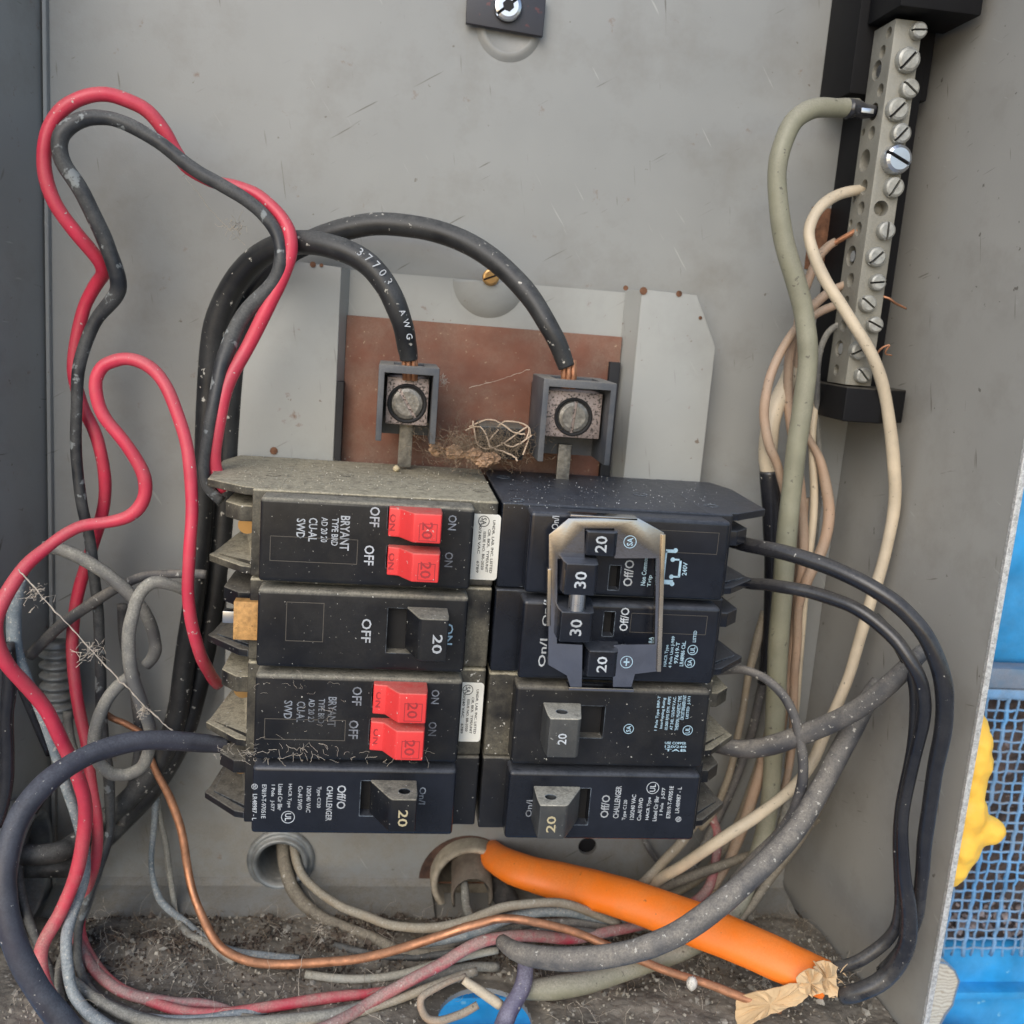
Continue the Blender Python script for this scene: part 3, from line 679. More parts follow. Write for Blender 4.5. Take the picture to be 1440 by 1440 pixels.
def pads(t, r, d, lines):
    """white rounded label with small black print"""
    a = at(r[0], r[1], d); b = at(r[2], r[3], d); bm = bmesh.new(); rr = 1.2; P = []
    for cx, cz, a0 in ((b.x - rr, a.z - rr, 0), (a.x + rr, a.z - rr, 90), (a.x + rr, b.z + rr, 180), (b.x - rr, b.z + rr, 270)):
        for k in range(6): q = math.radians(a0 + 18 * k); P.append((cx + rr * math.cos(q), cz + rr * math.sin(q)))
    add_prism(bm, P, d - .4, d + .12, 0, 'd'); lb = link('white_label', bm2me(bm), WHITE, t)
    cx = (r[0] + r[2]) / 2; wd = (r[2] - r[0]); L = r[3] - r[1]
    for i, (s, fr) in enumerate(lines):
        x = r[2] - wd * (.16 + .18 * i)
        off = (1 - fr) * .5
        text(lb, s, x, r[1] + L * (.56 if i > 0 and i < 3 else .5), d + .14, L * fr, wd * .11, 'dn', INK)
    circ(lb, r[0] + wd * .50, r[1] + 11, d + .13, wd * .24, INK, 'SA')
    return lb

ZT = -57.3
ZL = [-57.3, -86.2, -114.0, -145.2, -171.0]
ZR = [-57.3, -86.0, -115.2, -145.2, -172.0]
# ---- left 1 : tandem with two red handles
def red_tandem(z1, z0, label, sl, hn, off, on, txts, lab, rect, top, worn=False):
    t = breaker(-1, z1, z0, label, sl, BKD, BKF, 1, top_plate=top, endm=BKD)
    pr = PRD if worn else PRW
    for fr, sl_ in zip(hn, sl):
        o, c = handle(t, -1, fr, 101, sl_, REDH, flat=True)
        text(o, '20', c + Vector((0, -.02, -.6)), None, 0, 24, 15, 'dn', REDI, name='engraving')
        q = outline(o, (fr[0] + 7, fr[1] + 14, fr[2] - 5, fr[3] - 3), 101, REDI, w=.22, name='engraved_frame')
        text(o, 'ON', Vector((at(fr[0], fr[1], 101).x - 6.3, -94.3, c.z)), None, 0, 24, 9, 'dn', REDI, name='engraving')
    for (px, py) in off: text(t, 'OFF', px, py, 91, 29, 14, 'dn', PRW if not worn else PRD)
    for (px, py) in on: text(t, 'ON', px, py, 91, 22, 12, 'dn', PRD)
    for s_, px, py, l_, h in txts: text(t, s_, px, py, 91, l_, h, 'dn', pr)
    pads(t, lab, 82.5, [('UNDR. LAB. INC. LISTED', .86), ('CIR. BKR.  TYPE/UNIT', .7), ('ISSUE NO. BR-2020', .62), ('120/240 VAC    6789', .84)])
    outline(t, rect, 91, DIRTL, w=.2)
    return t
t = red_tandem(ZL[0], ZL[1], 'top left breaker with two red handles and a clear white label', [(546, 712, 612, 748), (544, 768, 610, 802)],
    [(583, 722, 619, 765), (581, 778, 616, 820)], [(527, 727), (519, 781)], [(636, 735), (631, 787)],
    [('BRYANT', 485, 750, 50, 13), ('TYPE BRD', 471, 748, 40, 9), ('AD 20 20', 456, 745, 36, 9), ('CU-AL', 440, 745, 34, 12), ('SWD', 423, 743, 28, 12)],
    (663, 722, 698, 816), (380, 753, 502, 794), True)
for px, py in ((412, 631), (467, 671), (384, 668), (553, 640), (655, 672), (674, 690)):      # rivet rings on the dusty top
    pass
t3 = red_tandem(ZL[2], ZL[3], 'dustier left breaker with two red handles, third from the top', [(524, 962, 590, 996), (520, 1012, 586, 1048)],
    [(562, 975, 598, 1018), (558, 1028, 594, 1070)], [(502, 979), (497, 1026)], [(612, 980), (608, 1025)],
    [('BRYANT', 467, 1001, 46, 12), ('TYPE BRD', 452, 1000, 38, 9), ('AD 20 20', 438, 999, 36, 9), ('CU-AL', 423, 1001, 32, 12), ('SWD', 405, 998, 28, 12)],
    (641, 959, 675, 1043), (372, 1010, 485, 1042), False, worn=True)
# ---- left 2 : single pole, big black handle
t2 = breaker(-1, ZL[1], ZL[2], 'left breaker with one black handle and a gold tag, second from the top', [(546, 855, 600, 920)], BKD, BKF, 1, endm=BK)
o, c = handle(t2, -1, (594, 870, 627, 931), 103, (546, 855, 600, 920), BKF, rl=4.4)
text(o, '20', c + Vector((1.0, 0, -1.2)), None, 0, 28, 14, 'dn', PRW, name='numeral')
text(t2, 'OFF', 515, 887, 91, 36, 14, 'dn', PRW); text(t2, 'ON', 631, 892, 91, 32, 12, 'dn', PRB)
outline(t2, (403, 846, 454, 903), 91, DIRTL, w=.2)
ga = at(329, 845, 84); gb = at(363, 900, 84)
box('gold_tag', t2, GOLD, ga.x, gb.x + .4, 80, 84.5, gb.z, ga.z, bev=.3)
box('clamp_plate', t2, SCRB, ga.x - 5, ga.x - .4, 70, 74, gb.z + 2, gb.z + 6, bev=.3)
# ---- challengers
def challenger(s, z1, z0, label, slot, fr, dr, off, on, txts, ul, csa, mm=BKR):
    t = breaker(s, z1, z0, label, [slot], BK, mm, 1, endm=BK)
    o, c = handle(t, s, fr, 104, slot, BKF if s < 0 else HGR, hole=True, rl=7)
    text(o, '20' , c + Vector((-.2, 0, -.8)), None, 0, 26, 14, dr, PRG, name='numeral')
    text(t, 'Off/O', off[0], off[1], 91, 38, 13, dr, PRW); text(t, 'On/I', on[0], on[1], 91, 28, 10, dr, PRD)
    for s_, px, py, l_, h in txts: text(t, s_, px, py, 91, l_, h, dr, PRW)
    circ(t, ul[0], ul[1], 91, 10, PRW, 'UL', dr); circ(t, csa[0], csa[1], 91, 4.5, PRW, 'S', dr)
    return t
L_T = [('CHALLENGER', 463, 1130, 56, 9), ('Type C120', 448, 1121, 34, 7), ('120/240 VAC', 434, 1124, 42, 6.5), ('Cu-Al SWD', 422, 1122, 38, 6.5), ('HACR Type', 407, 1119, 38, 6.5),
       ('Listed Cir Bkr', 394, 1121, 42, 6.5), ('1 Pole   J-577', 383, 1122, 42, 6.5), ('E7819-T-97051E', 371, 1127, 54, 6.5), ('LR48987 - L', 358, 1135, 42, 6.5)]
challenger(-1, ZL[3], ZL[4], 'bottom left breaker with one black handle and cream digits', (508, 1098, 560, 1148), (552, 1124, 583, 1171), 'dn', (480, 1121), (594, 1119), L_T, (405, 1149), (358, 1106))
R_T = [('CHALLENGER', 868, 1128, 54, 9), ('Type C120', 879, 1139, 34, 7), ('120/240 VAC', 890, 1135, 42, 6.5), ('Cu-Al SWD', 900, 1138, 38, 6.5), ('HACR Type', 912, 1137, 38, 6.5),
       ('Listed Cir Bkr', 922, 1137, 42, 6.5), ('1 Pole   J-577', 932, 1127, 46, 6.5), ('E7819-T-97051E', 942, 1128, 54, 6.5), ('LR48987 - L', 954, 1125, 44, 6.5)]
challenger(1, ZR[3], ZR[4], 'bottom right breaker with one greyish handle and gold digits', (780, 1108, 826, 1160), (760, 1132, 792, 1180), 'up', (851, 1134), (744, 1137), R_T, (918, 1108), (954, 1152))
# ---- right 3
t = breaker(1, ZR[2], ZR[3], 'right breaker with a pale-topped handle, just under the steel tie plate', [(800, 992, 847, 1038)], BKD, BK, 1, endm=BKD)
o, c = handle(t, 1, (774, 1010, 809, 1066), 104, (800, 992, 847, 1038), HGR, hole=True, rl=3)
text(o, '20', c + Vector((-.2, 0, -.3)), None, 0, 17, 13, 'up', PRW, name='numeral')
circ(t, 884, 1025, 91, 8, PRB, 'SA', 'up'); circ(t, 967, 1027, 91, 8, PRB, 'UL', 'up')
for i, (s_, l_) in enumerate([('1 Pole Type BRP-T', 56), ('Interrupting Rating', 50), ('10,000 RMS SYM. AMPS', 54), ('AT 240, 120/240 V.A.C.', 54), ('THERMAL MAGNETIC TYPE', 56), ('CIRCUIT BREAKER UNIT', 40), ('LISTED  J-571', 36)]):
    text(t, s_, 925 + 7.2 * i, 1003 if i < 5 else 995, 91, l_, 5.4, 'up', PRB)
for i, s_ in enumerate(('USE COPPER', '120/240', 'TAB')):
    text(t, s_, 950, 1045 + 5 * i, 91, 34, 4, 'n', PRB)
# ---- right 1+2 : quad breaker, four handles joined by a tie plate
quad = breaker(1, ZR[0], ZR[2], 'large upper right black breaker with four handles', [(858, 795, 870, 830), (850, 860, 862, 895)], BKR, BKR, 2, top_plate=True, endm=BKR)
sA = at(722, 838, 91).z

for fr, df, sx, tx, (ln_, hh) in (((827, 747, 862, 783), 100, (862, 752), '20', (24, 17)), ((797, 792, 834, 838), 106, (866, 792), '30', (24, 17)),
                     ((790, 860, 828, 904), 106, (858, 860), '30', (24, 17)), ((829, 915, 862, 953), 101, (864, 915), '20', (24, 15))):
    a = (fr[0] + 6, fr[1], sx[0], fr[3])
    o, c = handle(quad, 1, fr, df, a, BKR, hole=False, rl=3)
    text(o, tx, c + Vector((.2, 0, -.1)), None, 0, ln_, hh, 'up', PRW, name='numeral')
tc = at(811, 848, 103); cyl('tie_pin', quad, SCRB, tc + Vector((0, 0, -4.5)), (0,0,1), 2.6, 9.5, n=20, smooth=False)
for s_, px, py, l_, h in (('Off/O', 884, 806, 40, 14), ('Off/O', 878, 871, 36, 13), ('On/I', 763, 918, 44, 11), ('On/I', 768, 862, 40, 10), ('On/I', 781, 735, 20, 10)):
    text(quad, s_, px, py, 91, l_, h, 'up', PRW)
for s_, px, py, l_, h in (('Non Common', 906, 803, 44, 7), ('Trip', 914, 817, 18, 7), ('LTD', 923, 820, 12, 5), ('240V', 963, 800, 20, 7), ('HACR Type', 937, 922, 34, 6), ('4 Pole Unit J-989', 945, 917, 50, 6), ('97619-T', 952, 918, 34, 6), ('LR48986 CkL.', 960, 919, 40, 6), ('LISTED', 977, 895, 18, 5), ('8A', 915, 900, 10, 6)):
    text(quad, s_, px, py, 91, l_, h, 'up', PRB)
circ(quad, 974, 914, 91, 8, PRB, 'UL', 'up'); circ(quad, 970, 932, 91, 8, PRB, 'SA', 'up')
bm = bmesh.new()
def ln2(a, b, w=.22):
    p = at(*a, 91); q = at(*b, 91); x0, x1 = sorted((p.x, q.x)); z0, z1 = sorted((p.z, q.z)); add_box(bm, x0 - w, x1 + w, 90.8, 91.07, z0 - w, z1 + w)
for a, b in (((937, 776), (950, 774)), ((937, 776), (933, 816)), ((933, 816), (945, 821)), ((946, 787), (958, 787)), ((958, 787), (954, 811)), ((944, 811), (954, 811))): ln2(a, b)
for px, py in ((950, 774), (946, 787), (945, 821), (944, 811)): add_cyl(bm, at(px, py, 91), (0,-1,0), .75, .08, 14)
link('wiring_diagram', bm2me(bm), PRB, quad)
outline(quad, (926, 745, 1008, 780), 91, DIRTL, w=.12); outline(quad, (888, 862, 992, 893), 91, DIRTL, w=.12)
# tie plate
tie = empty('handle_tie', 'shiny steel plate framing the four handles of the large breaker', 'handle tie', at(850, 960, 98))
def pw(px, py, d=98): p = at(px, py, d); return (p.x, p.z)
D0, D1 = 97.2, 98.0
def tpiece(nm, P, m=TIE, d0=D0, d1=D1): prism(nm, tie, m, [pw(*p) for p in P], d0, d1, bev=.12, axis='d')
bm = bmesh.new()
plate = [(772,752),(800,729),(898,729),(934,749),(931,790),(928,905),(926,944),(893,948),(888,966),(802,966),(797,950),(771,935)]
add_prism(bm, [pw(*p) for p in plate], D0, D1, .12, 'd')
pl_o = link('plate', bm2me(bm), TIE, tie)
def tcut(P):
    def f(q): add_prism(q, [pw(*p) for p in P], D0 - 3, D1 + 3, 0, 'd')
    cut(pl_o, f)
tcut([(784,786),(822,785),(822,743),(864,743),(864,785),(923,785),(921,906),(863,907),(862,966.5) ,(818,966.5),(819,907),(783,905)])
box('bent_lip', tie, TIE, pw(800,966)[0], pw(892,966)[0], 92.5, 98, pw(846,972)[1], pw(846,968)[1], bev=.15)
box('bent_lip', tie, TIE, pw(802,729)[0], pw(897,729)[0], 92.5, 98, pw(850,730)[1], pw(850,728)[1] + .4, bev=.15)
prism('bright_edge', tie, TIEE, [pw(930,751), pw(935.5,751), pw(929,944), pw(923.5,944)], 91.5, 98.6, bev=.15, axis='d')
prism('bright_edge', tie, TIEE, [pw(770,800), pw(775,800), pw(774,880), pw(769,880)], 96, 98.5, bev=.15, axis='d')
circ(tie, 886, 762, 98.02, 9.5, PRB, 'SA', 'up'); circ(tie, 881, 931, 98.02, 9.5, PRB, '+', 'up')

# small ring marks on the breaker tops, each a rivet
def rivet(t, px, py, z, m, r=2.6):
    rr = Vector((px - 720, py - 720, FPX)); w = Vector((rr.dot(XW), rr.dot(YW), rr.dot(ZW))); k_ = z / w[2]; c = Vector((w[0] * k_, -(T - w[1] * k_), z))
    bm = bmesh.new(); add_cyl(bm, c - Vector((0, 0, .3)), (0,0,1), r, .42, 20, inner=r - .5); add_cyl(bm, c - Vector((0, 0, .3)), (0,0,1), r - .5, .34, 16)
    link('rivet', bm2me(bm), m, t)
L1 = [o for o in bpy.data.objects if o.name.startswith('circuit_breaker')][0]
for px, py in ((412, 631), (384, 668), (553, 640), (664, 665), (676, 690), (487, 668)): rivet(L1, px, py, ZT - .25, BKD)
for px, py in ((708, 671), (727, 703), (928, 667), (1000, 711), (900, 695)): rivet(quad, px, py, ZT - .25, BKR)

# ------------------------------------------------------------------ wires
def wr(label, P, m, w, cat='wire', **k): return wire(k.pop('name', 'wire'), label, cat, P, m, w, **k)
FG = 'two thick black feeder cables'
wr('thick black cable arching to the left terminal', [(575,505,46,25),(572,488,47,27),(566,455,50,29),(545,405,50,31),(510,365,48,32),(460,345,44,32),(415,341,38,32),(368,358,30,33),(330,398,24,34),(305,455,20,34),(296,520,18,34),(292,600,18,32),(287,680,18,30),(281,760,18),(272,850,20),(260,930,20),(250,1000,20),(230,1060,20),(195,1110,22),(150,1150,24),(105,1185,28),(*pj(-118,38,-209),38,-30),(*pj(-152,38,-209),38,-30)], W_FEED, 32, name='feeder_cable', cat='cable', group=None)
wr('thick black cable arching over to the right terminal', [(797,516,46,24),(790,498,46,26),(774,463,46,27),(744,415,42,29),(700,370,36,30),(650,338,30,30),(590,320,24,30),(530,314,20,30),(480,324,17,30),(440,338,14),(395,362,13),(360,405,12,32),(338,460,12),(328,530,12),(322,600,12),(318,680,12),(312,760,12),(300,850,12),(285,930,12),(268,1000,12),(245,1060,13),(205,1120,15),(150,1175,18),(105,1215,24),(*pj(-118,30,-219),30,-30),(*pj(-152,30,-219),30,-30)], W_FEED, 30, name='feeder_cable', cat='cable')
fc = [o for o in bpy.data.objects if o.name.startswith('feeder_cable')][0]
def glyphs(parent, s, p0, p1, bow, d, hpx, m):
    n = len(s)
    for i, ch in enumerate(s):
        if ch == ' ': continue
        def q(u): return Vector((p0[0] + (p1[0] - p0[0]) * u + bow * 4 * u * (1 - u), p0[1] + (p1[1] - p0[1]) * u - bow * 4 * u * (1 - u)))
        u = (i + .5) / n; c = q(u); dv = (q(u + .02) - q(u - .02)).normalized()
        cu = bpy.data.curves.new('t', 'FONT'); cu.body = ch; cu.extrude = .02; cu.resolution_u = 2
        t = bpy.data.objects.new('t', cu); COL.objects.link(t)
        me = bpy.data.meshes.new_from_object(t.evaluated_get(bpy.context.evaluated_depsgraph_get())); bpy.data.objects.remove(t)
        cx = max(v.co.x for v in me.vertices) / 2
        w = hpx * 1.35
        for v in me.vertices:
            lx, ly = (v.co.x - cx) * w, (v.co.y - .35) * w
            v.co = at(c.x + dv.x * lx + dv.y * ly, c.y + dv.y * lx - dv.x * ly, d + (.05 if v.co.z > 0 else -.05))
        me.materials.clear(); link('printing', me, m, parent)
glyphs(fc, '37703', (500, 350), (550, 402), 4, 53.5, 12, PRW)
glyphs(fc, 'AWG', (563, 432), (577, 482), 2, 54.0, 9, PRW)
for px, py, dd in ((576, 514, 45), (800, 526, 45)):       # bare strands going into the terminals
    tip = at(px, py, dd)
    for k in range(7):
        a_ = k * .9; o1 = Vector((math.cos(a_), math.sin(a_), 0)) * 1.9
        bm = bmesh.new(); pts = [tip + Vector((-.4, 0, 5)) + o1, tip + o1 * 1.1, tip + Vector((.4, 1.5, -5)) + o1]
        sweep(bm, pts, [.85] * 3, n=8)
        if k == 0: cs = link('copper_strands', bm2me(bm), COPPER, None, smooth=True, label='bare copper strands entering the %s terminal' % ('left' if px < 700 else 'right'), cat='wire strands', origin=tip)
        else: link('strand', bm2me(bm), COPPER, cs, smooth=True)
wr('red wire looping highest at the upper left', [(318,690,52),(303,662,52),(302,625,52),(318,545,50,22),(348,490,46),(376,435,46),(400,385,46),(409,345,46),(400,310,45,19),(370,280,42),(335,263,40),(300,256,38),(266,238,38),(248,215,38,20),(232,185,40),(200,150,42,21),(150,132,44),(105,140,45),(72,172,45),(62,220,45),(72,275,44),(100,320,42),(130,355,38),(146,380,34),(138,397,30,20),(118,432,28,19),(107,480,28),(103,520,28),(113,565,28),(132,605,28),(145,645,28),(148,690,26),(142,730,24),(128,775,22),(112,825,22),(103,880,24),(103,940,28),(112,1000,32),(122,1050,36,18),(130,1110,42),(137,1165,44),(134,1215,44),(118,1265,42),(112,1310,44),(130,1350,50),(160,1385,60),(200,1403,62),(260,1424,66,20),(330,1423,68),(410,1411,68),(470,1402,66),(512,1398,60,17),(548,1392,52,12),(575,1392,44,8)], W_RED, 21, ws=.88)
wr('black wire flecked with paint, inside the upper left red loop', [(312,705,55,16),(295,690,54,16),(286,665,54,17),(290,620,54,18),(302,560,52,20),(316,500,48,24),(342,445,46,24),(385,400,46,24),(397,365,47,21),(388,325,46,20),(360,292,46),(318,263,46),(270,238,46),(228,203,46),(185,178,46),(150,166,46),(112,168,47,23),(86,193,48),(88,228,47),(110,262,46),(130,300,44),(150,345,42),(165,390,40),(162,418,38),(132,455,36,19),(113,510,36),(108,570,36,17),(108,640,34),(113,700,34),(125,755,32),(133,810,32,17),(138,860,30),(141,920,28),(142,980,26,18),(146,1040,26),(153,1100,30),(155,1160,34,15),(145,1205,38),(128,1250,42),(112,1295,46),(108,1330,52,14),(115,1370,58),(140,1405,62),(195,1430,66,18),(260,1445,70)], W_BLKS, 20, ws=.9)
wr('bright red wire with the tight loop beside the left breakers', [(306,962,36,18),(294,945,52,19),(282,922,64),(270,880,70),(264,830,72),(267,770,72),(271,705,70),(264,635,68),(247,572,66),(225,530,64),(198,508,63),(168,505,62),(143,516,62),(134,545,62),(146,585,62),(174,622,62),(200,662,62,20),(204,695,62),(186,722,62),(150,735,62,18),(108,742,64),(68,768,68),(28,805,74,21),(2,850,80,23),(-8,890,82),(8,930,80,22),(38,965,76),(66,1000,72),(88,1045,68),(108,1085,64),(120,1130,60,22),(117,1180,58),(106,1235,58),(84,1285,60),(62,1325,66),(56,1350,70),(66,1390,74),(88,1430,78),(105,1465,80)], W_RED, 21, ws=.92)
wr('blue grey dusty wire left of the two lower red wires', [(28,812,58,20),(18,860,58),(22,910,60),(42,960,60,14),(58,1005,58),(74,1050,56),(90,1095,54,15),(106,1140,52),(118,1185,50),(118,1230,50,17),(103,1280,56),(94,1320,64),(94,1360,70),(104,1400,74),(128,1428,78,19),(165,1452,80)], W_BLU, 18)
wr('black wire against the left edge of the photo', [(10,905,64,20),(14,960,64),(8,1010,64),(10,1060,64),(8,1110,64),(-5,1160,64)], W_BLK, 20)
wr('dark wire along the left side behind the red wire', [(34,800,44,16),(18,850,44),(16,900,44),(24,950,44,12),(44,1000,44),(70,1060,40)], W_BLK, 18)
wr('thick grey wire slanting down from the left', [(60,770,40,18),(85,772,40),(120,788,42),(160,815,44),(190,843,44),(208,868,42,17),(218,895,40),(218,918,40,18),(205,936,40,16)], W_GRY, 18)
wr('grey wire hooped over left of the gold tagged breaker', [(262,832,50,15),(240,822,54,16),(215,820,56,18),(195,838,58),(184,875,60,19),(181,915,60),(187,955,60),(199,990,58),(210,1020,54,18),(211,1050,50),(200,1078,48),(178,1090,48,18),(152,1085,50),(134,1062,52),(134,1025,54),(150,985,56),(172,958,56),(192,945,56,16)], W_GRY, 19)
wr('thin black wire crossing behind the red loop to the left breakers', [(290,808,40,13),(256,806,40,13),(215,809,38),(185,816,36),(150,835,34,15),(108,862,32,16),(70,892,30),(42,922,28)], W_DGRY, 15)
wr('dark purplish cable sweeping out of the lower left', [(318,1048,62,22),(295,1046,64,26),(260,1043,68,28),(215,1040,74),(165,1048,80,30),(115,1066,88),(66,1100,98,33),(26,1150,106),(8,1210,112,34),(8,1270,116),(22,1330,118,37),(52,1390,118),(90,1440,118,40),(125,1485,118)], W_PUR, 30, cat='cable')
wr('short bare copper wire behind the grey hoop', [(140,998,20,9),(160,1010,20),(178,1018,20),(198,1030,20)], COPPER, 9)
cop, _, _ = wr('long bare copper wire sagging across the box floor', [(205,1050,24,10),(220,1085,26),(242,1125,28,12),(256,1175,32),(266,1235,36),(280,1285,42),(306,1328,50,14),(350,1352,56),(410,1357,60),(480,1351,64),(550,1338,66),(610,1318,66),(660,1302,66),(705,1293,66,13),(755,1297,68),(810,1312,70),(865,1334,72),(912,1354,74),(965,1373,78),(1020,1394,82,14),(1062,1408,86),(1098,1420,88)], COPPER, 13)
wr('thin grey wire down the back wall left of the copper wire', [(216,1070,14,12),(217,1116,14,11),(215,1170,14,9),(212,1225,16,8),(222,1262,20,11),(246,1286,24),(275,1310,30,13),(310,1332,38),(360,1345,44),(420,1350,48,15)], W_BLU, 11)
wr('thin dusty wire just right of its grey twin on the back wall', [(222,1080,12,8),(223,1135,12),(233,1185,12,9),(240,1240,14),(247,1285,20,9),(262,1312,30,13),(292,1328,38),(330,1352,46)], W_GRY, 10)
wr('brown grey wire out of the small bushing', [(398,1185,-8,20),(400,1215,0,20),(410,1250,8,21),(440,1283,18,20),(480,1302,24,18),(530,1322,32,18),(575,1342,40),(640,1340,50)], W_BRN, 20)
wr('tan wire out of the small bushing', [(412,1182,-6,12),(416,1205,2,13),(430,1238,10),(460,1262,22),(505,1286,32,14),(555,1302,42),(600,1306,48,15),(645,1298,52),(690,1282,54),(735,1270,54,14),(790,1270,50),(835,1284,44),(870,1300,40)], W_TAND, 14)
wr('blue grey wire under the tan one at the floor centre', [(600,1325,46,16),(650,1316,50,16),(700,1298,50),(745,1283,48),(795,1281,44,17),(840,1290,40),(900,1305,36)], W_BLU, 16)
wr('black wire beneath the copper at the floor centre', [(560,1345,44,14),(620,1330,46),(680,1312,46,13),(740,1300,44),(800,1298,42,18),(860,1300,38),(920,1302,36)], W_DGRY, 15)
wr('pink red wire crossing the middle of the box floor', [(440,1450,84,18),(480,1434,80),(530,1404,76,19),(575,1380,74),(618,1357,70,19),(662,1331,66),(705,1317,62,18),(755,1316,58),(805,1321,52,17),(855,1310,46),(905,1300,40,16),(960,1278,34),(995,1252,28),(1005,1215,24,14),(1010,1180,16),(1000,1145,12),(985,1110,10)], W_REDD, 18)
wr('pale pinkish wire lying on the lower left floor', [(100,1290,40,16),(112,1330,48,16),(140,1372,56,17),(180,1398,58),(240,1410,60,18),(290,1412,62,15),(335,1420,62,4)], W_REDD, 17)
wr('dusty grey wire lowest across the floor', [(100,1378,66,16),(130,1402,68),(170,1424,72,18),(230,1440,76),(310,1440,78),(400,1436,78,20),(480,1425,76),(545,1400,70,17),(600,1376,64),(655,1361,60,15),(700,1360,56)], W_GRY, 17)
wr('olive dusty wire just below the pink red one', [(340,1432,74,16),(420,1438,78),(500,1424,78,14),(570,1402,74),(630,1378,70),(670,1366,66,13)], W_TAND, 15)
wr('bluish wire at the bottom left corner of the floor', [(200,1430,70,13),(260,1436,72,16),(330,1428,72),(390,1416,70,13),(440,1406,68)], W_BLU, 14)
wr('curled pale wire end over the floor knockout', [(672,1413,80,13),(640,1430,82,13),(608,1437,84),(592,1420,84,12),(595,1398,82),(625,1382,78,10),(655,1372,74,8)], W_TAN, 12)
wr('stubby cream wire end beside the violet cable', [(652,1378,80,13),(676,1394,82,16),(704,1414,84,16)], W_WHT, 15)
wr('violet black cable dropping out over the knockout', [(740,1345,70,24),(738,1375,78,27),(728,1402,84,28),(712,1430,88,30),(700,1462,90,30)], W_VIO, 28, cat='cable')
# right hand side
wr('thick olive grey neutral cable from the terminal strip', [(1205,152,34,26),(1178,152,36,26),(1145,152,40,27),(1115,172,42),(1098,210,43),(1092,262,43),(1100,325,43,28),(1115,382,43,29),(1130,440,43),(1137,500,44),(1130,565,44,30),(1120,630,44),(1112,700,44),(1104,780,43,31),(1098,860,42),(1093,940,40),(1090,1010,38),(1086,1090,36,29),(1076,1165,36),(1058,1225,40),(1030,1285,48,30),(975,1330,60),(905,1357,68,28),(840,1378,74,34),(790,1388,76,37),(735,1392,76,30)], W_OLV, 27, cat='cable')
bw = wr('short black sleeve at the top end of the olive cable', [(1230,157,36,17),(1215,156,36,20),(1200,153,36,26.5),(1192,152.5,36.5,27.5)], W_BLK, 20, cat='sleeve', name='sleeve')
box('bare_spot', bw[0], SCRB, *(lambda p: (p.x - 2.4, p.x + 2.2, 39.0, 39.5, p.z - .8, p.z + .9))(at(1218, 157, 38)), bev=.2)
wr('cream wire curving widest down the right side', [(1222,266,32,13),(1200,268,34,15),(1172,276,38,16),(1147,297,42,16),(1138,330,44),(1148,370,46,17),(1170,410,48),(1195,448,50),(1220,488,52),(1238,530,52,18),(1248,580,50),(1256,640,48,19),(1258,700,46),(1250,760,46,18),(1233,820,46),(1215,880,46),(1198,935,46,17),(1180,985,46),(1160,1035,46,18),(1138,1082,48),(1100,1122,54,18),(1050,1158,60,19),(1000,1190,58),(955,1220,48,18),(925,1238,36),(895,1262,28),(870,1285,26)], W_WHT, 17)
wr('tan wire with a bare copper tip at the strip', [(1175,340,28,12),(1158,352,28,13),(1142,378,28),(1130,415,28),(1122,460,26),(1118,520,24),(1116,580,22),(1118,640,22)], W_TAN, 13)
cyl('copper_tip', None, COPPER, at(1206, 323, 34), (at(1170, 344, 28) - at(1206, 323, 34)), 1.0, (at(1170, 344, 28) - at(1206, 323, 34)).length, n=10, label='thin bare copper wire tip in the strip beside the cream wire', cat='wire', origin=at(1206,323,34))
wr('tan wire entering the strip under the cream one', [(1190,398,30,10),(1168,410,30,13),(1142,432,30,14),(1118,468,28),(1109,520,28,14),(1110,575,28),(1118,630,30),(1126,690,30,15),(1130,760,28),(1124,830,26),(1115,900,24,14),(1108,980,22)], W_TAN, 14)
wr('tan wire bowing out left of the taped cable', [(1178,428,30,12),(1150,440,30,13),(1120,462,32),(1094,500,36,13),(1078,545,38,14),(1076,590,38),(1084,630,38),(1098,665,36,13),(1108,710,34)], W_TAN, 13)
wr('thin silvery wire near the foot of the strip', [(1188,452,30,9),(1168,462,30),(1154,488,30),(1148,530,28),(1148,590,24,8),(1152,640,22),(1152,700,20),(1146,770,18),(1136,830,18)], W_GRY, 9)
wr('cream jacketed cable with its end wrapped in black tape', [(1118,505,22,22),(1108,535,24,24),(1094,565,26,26),(1082,600,28,27),(1080,640,28,27),(1082,664,28,27)], W_WHT, 26, cat='cable')
wr('black tape and cable below the cream jacket', [(1082,662,28,29),(1083,690,28,29),(1085,730,26,28),(1086,800,24,24),(1083,880,22,22),(1075,960,20)], W_BLK, 28, cat='cable')
wr('tan wire bulging right below the black strip base', [(1128,600,26,12),(1146,630,28),(1160,675,30,16),(1166,725,30,17),(1156,775,30,17),(1136,812,30,17),(1124,850,28,14),(1120,910,26),(1116,980,24),(1112,1060,24,12),(1100,1120,26)], W_TAN, 15)
wr('pale tan wire straight down beside the olive cable', [(1132,700,22,13),(1128,760,22,15),(1122,830,20,16),(1114,900,18),(1104,980,18,16),(1092,1060,18)], W_TAN, 15)
wr('dim tan wire right of the lower breakers', [(1076,860,20,14),(1062,910,20),(1050,960,20,11),(1038,1030,18),(1026,1090,16),(1005,1140,14),(985,1165,12)], W_TAND, 13)
wr('broad tan wire emerging under the grey cable', [(1076,1040,30,17),(1070,1085,30,18),(1055,1130,30,18),(1040,1175,28),(1020,1220,26,14),(990,1270,26)], W_TAN, 17)
wr('short tan wire below the bottom right breaker', [(985,1150,36,13),(963,1178,36,15),(940,1205,36,16),(910,1236,34),(880,1262,34)], W_TAND, 15)
